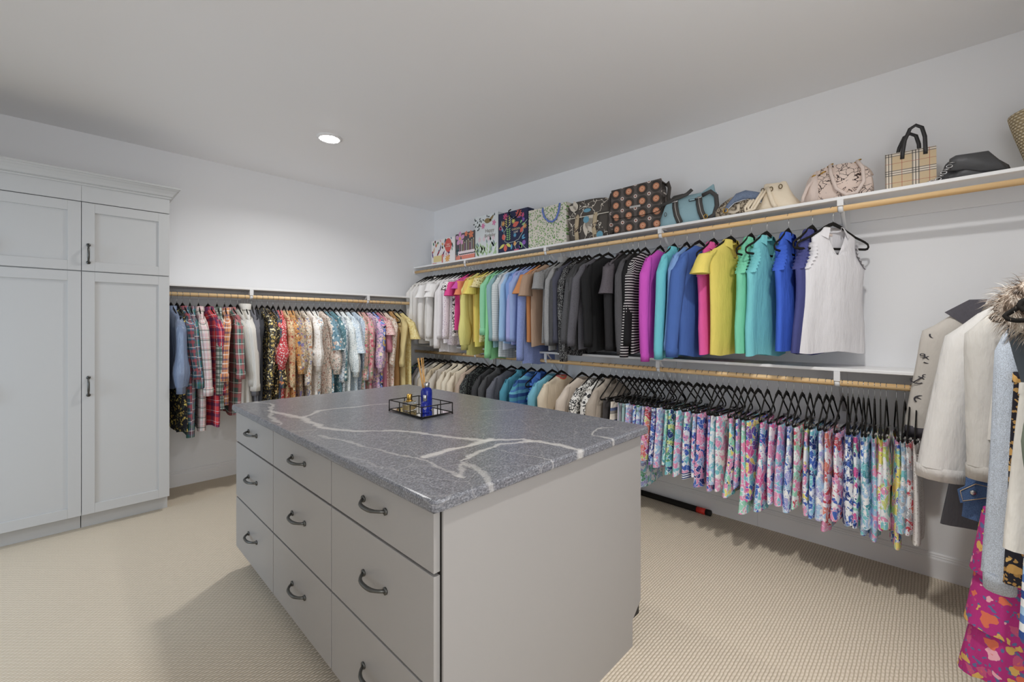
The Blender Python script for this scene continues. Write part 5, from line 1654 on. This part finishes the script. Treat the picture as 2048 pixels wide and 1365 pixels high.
# blush bowling bag with stitched vine drawing
bw = fabric(('s', 'd9c6bb'))
bwl = NT('stitched_leather', .6, .3)
vv_ = bwl.coord('Object', distort=.05, dscale=22.0)
ed_ = bwl.voro(vv_, 36.0, 'DISTANCE_TO_EDGE')
ff_ = bwl.math('LESS_THAN', ed_.outputs['Distance'], .045)
gate = bwl.math('GREATER_THAN', bwl.noise(vv_, 14.0).outputs[0], .44)
bwl.col(bwl.mix(bwl.math('MULTIPLY', ff_, gate), C('dccabf', 1.1), C('4a3c38')))
hb = shelf_thing('handbag', 'blush bowling bag with dark stitched vine drawing and two handles', 'handbag', .390, 3.085, 'handbags on the upper shelf', 3)
arch = []
for i in range(25):
    a = PI * i / 24
    arch.append((.155 * math.copysign(abs(math.cos(a)) ** .75, math.cos(a)), .205 * abs(math.sin(a)) ** .55))
arch = [(x, z) for x, z in arch]


def pillow(outline, y0, y1, bulge, mat, name, parent, rings=5):
    b = MB()
    n = len(outline)
    v, f = [], []
    cxm = sum(p[0] for p in outline) / n
    czm = sum(p[1] for p in outline) / n
    for k in range(rings + 1):
        s = k / rings
        y = y0 + (y1 - y0) * s
        sc = 1 - bulge * abs(2 * s - 1) ** 3
        for (x, z) in outline:
            v.append((cxm + (x - cxm) * sc, y, max(0, czm + (z - czm) * sc - czm * (1 - sc) * .0)))
    for k in range(rings):
        for j in range(n):
            f.append((k * n + j, k * n + (j + 1) % n, (k + 1) * n + (j + 1) % n, (k + 1) * n + j))
    f.append(tuple(range(n - 1, -1, -1)))
    f.append(tuple(range(rings * n, (rings + 1) * n)))
    return b.add(v, f, True).build(name, mat, parent)


pillow(arch, -.065, .065, .06, bwl.m, 'body', hb)
sidep = [(x * 1.01, z * 1.012) for x, z in arch if x < -.085] + [(-.085, 0.0)]
pillow(sidep, -.068, .068, .05, bw, 'side_panel', hb)
MB().tube([(x * 1.012, 0, z * 1.015) for x, z in arch[3:-3]], .006, 8, up=(0, 1, 0)).build('zip', fabric(('s', 'c0ab9c')), hb)
strap([(-.035, -.066, .205), (-.03, -.085, .15), (-.005, -.095, .06), (.04, -.095, .018), (.085, -.095, .02), (.115, -.09, .075), (.11, -.085, .15), (.085, -.066, .20)], .0095, .0095, 'handle', bw, hb)
strap([(-.10, -.05, .155), (-.14, -.075, .10), (-.16, -.085, .04), (-.165, -.08, .012)], .009, .009, 'handle', bw, hb)
for x_, z_ in ((-.036, .205), (.087, .20), (-.115, .16), (-.07, .17)):
    MB().tube([(x_ - .012, -.062, z_ - .008), (x_ + .004, -.068, z_ + .002), (x_ + .016, -.064, z_ + .004)], .0042, 6, up=(0, 0, 1)).build('handle_fitting', M['gold'], hb)

# checked tote with black handles
ck = fabric(('p', 'c9b088', [('e6ddcf', .105, .27, 0.0, .8), ('3c3634', .105, .055, 0.0, .8), ('3c3634', .105, .055, -.11, .8), ('3c3634', .105, .055, -.22, .8), ('a8483c', .105, .022, -.62, .9)]))
hb = shelf_thing('tote_bag', 'small tan checked tote with two black leather handles', 'handbag', .090, 3.07, 'handbags on the upper shelf', 4)
v, f, uv = [], [], []
lev_ = [(0.0, .093, .042), (.004, .097, .046), (.10, .0975, .036), (.20, .098, .020), (.205, .098, .019)]
loop = []
for (z, hw, hd) in lev_:
    ring_ = [(-hw, -hd), (hw, -hd), (hw, hd), (-hw, hd), (-hw, -hd)]
    acc = 0
    for k, (x, y) in enumerate(ring_):
        v.append((x, y, z))
        uv.append(([0, .196, .28, .476, .56][k], z + .01))
for i in range(len(lev_) - 1):
    for k in range(4):
        f.append((i * 5 + k, i * 5 + k + 1, (i + 1) * 5 + k + 1, (i + 1) * 5 + k))
f.append((3, 2, 1, 0))
put('body', mesh_from('body', v, f, ck, False, uv), hb)
blk = plain('black_leather', C('2b2a2b'), .4, .4)
for sy_, dy in ((-1, 0), (1, .0)):
    yy = sy_ * .026
    pts_ = [(-.03, yy, .165), (-.028, yy * .95, .20), (-.020, yy * .9, .26), (.0, yy * .9, .315), (.022, yy * .9, .328), (.045, yy * .9, .31), (.056, yy * .9, .26), (.058, yy * .95, .20), (.058, yy, .17)]
    if sy_ > 0:
        pts_ = [(x - .02, y, z * .93 if z > .2 else z) for x, y, z in pts_]
    strap(pts_, .0085, .003, 'handle', blk, hb)

# black leather bag lying folded with a chain
hb = shelf_thing('handbag', 'folded black leather bag with metal chain lying flat', 'handbag', -.118, 3.08, 'handbags on the upper shelf', 6)
bl_ = NT('soft_black_leather', .42, .4)
bl_.bump(bl_.noise(bl_.coord('Object'), 15.0, 3).outputs[0], .6, .008)
bl_.col(C('4a4a4c'))
bag_loft([(0, .02, 0, .118, .06), (.01, .02, 0, .122, .068), (.04, .02, 0, .110, .066), (.075, .01, 0, .09, .058), (.10, 0, 0, .075, .045), (.112, -.01, 0, .055, .028)], 30, 19, .006, .6).build('body', bl_.m, hb)
pillow([(-.075, .05), (-.07, .11), (-.05, .122), (.06, .118), (.10, .06), (.12, .018), (.04, .022), (-.02, .045)], -.078, -.045, .12, bl_.m, 'flap', hb)
b = MB()
for k in range(9):
    cx_, cz_ = -.062 - .010 * k, max(.006, .085 - .014 * k)
    yy = -.078 - .002 * k
    if k % 2:
        b.tube([(cx_ + .011 * math.cos(a), yy, cz_ + .007 * math.sin(a)) for a in [2 * PI * i / 10 for i in range(10)]], .0022, 5, True, up=(0, 1, 0))
    else:
        b.tube([(cx_ + .011 * math.cos(a), yy + .007 * math.sin(a), cz_) for a in [2 * PI * i / 10 for i in range(10)]], .0022, 5, True, up=(0, 0, 1))
b.build('chain', M['chrome'], hb)

# woven straw basket
stw = NT('woven_straw', .85, .15)
sxx = stw.n('SeparateXYZ')
stw.l(stw.coord('Object'), sxx.inputs[0])
angl = stw.math('ARCTAN2', sxx.outputs[1], sxx.outputs[0])
rowi = stw.math('FLOOR', stw.math('MULTIPLY', sxx.outputs[2], 1 / .012))
wv_ = stw.math('SINE', stw.math('ADD', stw.math('MULTIPLY', angl, 38.0), stw.math('MULTIPLY', rowi, PI)))
rz_ = stw.math('ABSOLUTE', stw.math('SINE', stw.math('MULTIPLY', sxx.outputs[2], PI / .012)))
hh = stw.math('MULTIPLY', rz_, stw.math('MULTIPLY_ADD', wv_, .4, .6))
stw.bump(hh, 1.0, .006)
stw.col(stw.ramp(hh, [(.0, C('a08c68')), (.5, C('d8c8a8')), (1.0, C('e6dabf'))]))
hb = thing('straw_basket', 'natural woven straw basket flaring upward on the shelf end', 'basket', (3.075, -.405, ZS))
b = MB()
prof_ = [(.001, .002), (.085, .0), (.095, .006), (.108, .06), (.124, .12), (.140, .18), (.152, .23), (.158, .262), (.154, .264), (.148, .23), (.136, .18), (.12, .12), (.10, .05), (.09, .012), (.001, .010)]
b.lathe(prof_, 40, caps=False)
b.build('woven_body', stw.m, hb)


# ------------------------------------------------------------------ extra pieces of the coats on the near rod
def named(start):
    return [o for o in bpy.data.objects if o.parent is None and str(o.get('label', '')).startswith(start)][0]


# fur trim of the hood: a soft core ring and long hairs
jk = named('grey blue jacket with fur')
ringc = [(.205 * math.cos(a) * (1.0 if math.cos(a) < 0 else .9), -.052, -.185 + .085 * math.sin(a)) for a in [2 * PI * k / 26 for k in range(26)]]
fur_m = NT('fur', .9, .1)
fv = fur_m.coord('Object')
fur_m.col(fur_m.ramp(fur_m.noise(fv, 34.0, 3).outputs[0], [(.30, C('4a403a')), (.42, C('9a8878')), (.52, C('cfc3b6')), (.66, C('ece5da'))]))
hood = MB().tube(ringc, .030, 10, True, flat=.8, up=(0, 1, 0)).build('fur_trim', fur_m.m, jk)
rf = random.Random(8)
b = MB()
for k in range(5200):
    a = rf.uniform(0, 2 * PI)
    th = rf.uniform(0, 2 * PI)
    c0 = Vector((.205 * math.cos(a) * (1.0 if math.cos(a) < 0 else .9), -.052, -.185 + .085 * math.sin(a)))
    rad = Vector((math.cos(a) * .8, 0, math.sin(a)))
    nrm = rad.normalized() * math.cos(th) + Vector((0, 1, 0)) * math.sin(th)
    if nrm.y > .75:
        continue
    p0 = c0 + nrm * .026
    ln = rf.uniform(.022, .058)
    dirv = (nrm + Vector((rf.uniform(-.5, .5), rf.uniform(-.4, .2), rf.uniform(-.9, .2)))).normalized()
    p1 = p0 + dirv * ln * .6
    p2 = p1 + (dirv + Vector((0, 0, -.5))).normalized() * ln * .5
    sd = dirv.cross(Vector((rf.uniform(-1, 1), rf.uniform(-1, 1), rf.uniform(-1, 1)))).normalized() * .0008
    b.add([p0 - sd, p0 + sd, p1 + sd * .7, p1 - sd * .7, p2], [(0, 1, 2, 3), (3, 2, 4)])
me_ = bpy.data.meshes.new('fur_hairs')
me_.from_pydata(b.v, [], b.f)
me_.materials.append(fur_m.m)
fo = put('fur_hairs', me_, jk)
fo['kind'] = 'stuff'

# metal cuff button of the white denim jacket, stitched tab of the denim skirt
wj = named('white denim jacket')
BTN = MB().lathe([(.0, .004), (.006, .0045), (.009, .003), (.010, 0)], 16, caps=False).mesh('button', M['chrome'])
put('cuff_button', BTN, wj, (-.335, -.066, -.885), (PI / 2, 0, 0))
put('button', BTN, wj, (-.15, -.052, -.40), (PI / 2, 0, 0))
sk = named('blue denim skirt')
tb = MB().prism([(-.275, -.955), (-.19, -.915), (-.195, -.865), (-.235, -.862), (-.283, -.905)], 1, -.036, -.028).build('waist_tab', fabric(('h', '41618f')), sk)
MB().tube([(-.268, -.037, -.945), (-.197, -.037, -.912), (-.202, -.037, -.872), (-.233, -.037, -.869), (-.275, -.037, -.907)], .0014, 5, True, up=(0, 1, 0)).build('stitching', pm('c8a878'), tb)
put('tab_button', BTN, tb, (-.24, -.037, -.905), (PI / 2, 0, 0))
tj = named('tan jacket with small anchor')
ANC = MB()
ANC.tube([(.006 * math.cos(a), 0, .024 + .006 * math.sin(a)) for a in [2 * PI * k / 10 for k in range(10)]], .0018, 5, True, up=(0, 1, 0))
ANC.tube([(0, 0, .018), (0, 0, -.022)], .0022, 5, up=(0, 1, 0))
ANC.tube([(-.010, 0, .010), (.010, 0, .010)], .0020, 5, up=(0, 1, 0))
ANC.tube([(.018 * math.cos(a), 0, -.004 + .018 * math.sin(a)) for a in [math.radians(d) for d in range(190, 352, 20)]], .0024, 5, up=(0, 1, 0))
ANC = ANC.mesh('anchor_print', pm('3f3d44'))
for (x_, z_, r_) in ((-.238, -.28, .5), (-.262, -.40, -.6), (-.285, -.50, .7), (-.275, -.60, 2.2), (-.24, -.48, .2), (-.225, -.36, 2.6)):
    put('anchor_print', ANC, tj, (x_, -.046, z_), (0, r_, 0))
dk = fabric(('s', '5d5a62'))
MB().prism([(-.222, -.175), (-.165, -.118), (-.125, -.118), (-.150, -.215), (-.175, -.235)], 1, -.050, -.040).build('collar_flap', dk, tj)
MB().tube([(-.165, -.050, -.22), (-.185, -.055, -.33), (-.215, -.06, -.48), (-.235, -.06, -.66)], .009, 8, flat=.5, up=(0, 1, 0)).build('front_edge', dk, tj)
# stitched seams of the white denim jacket sleeve
for dz in (-.80, -.812):
    MB().tube([(-.40, -.045, dz), (-.355, -.064, dz - .004), (-.30, -.066, dz - .006), (-.245, -.050, dz - .006)], .0012, 5, up=(0, 1, 0)).build('seam', pm('c9c6c0'), wj)
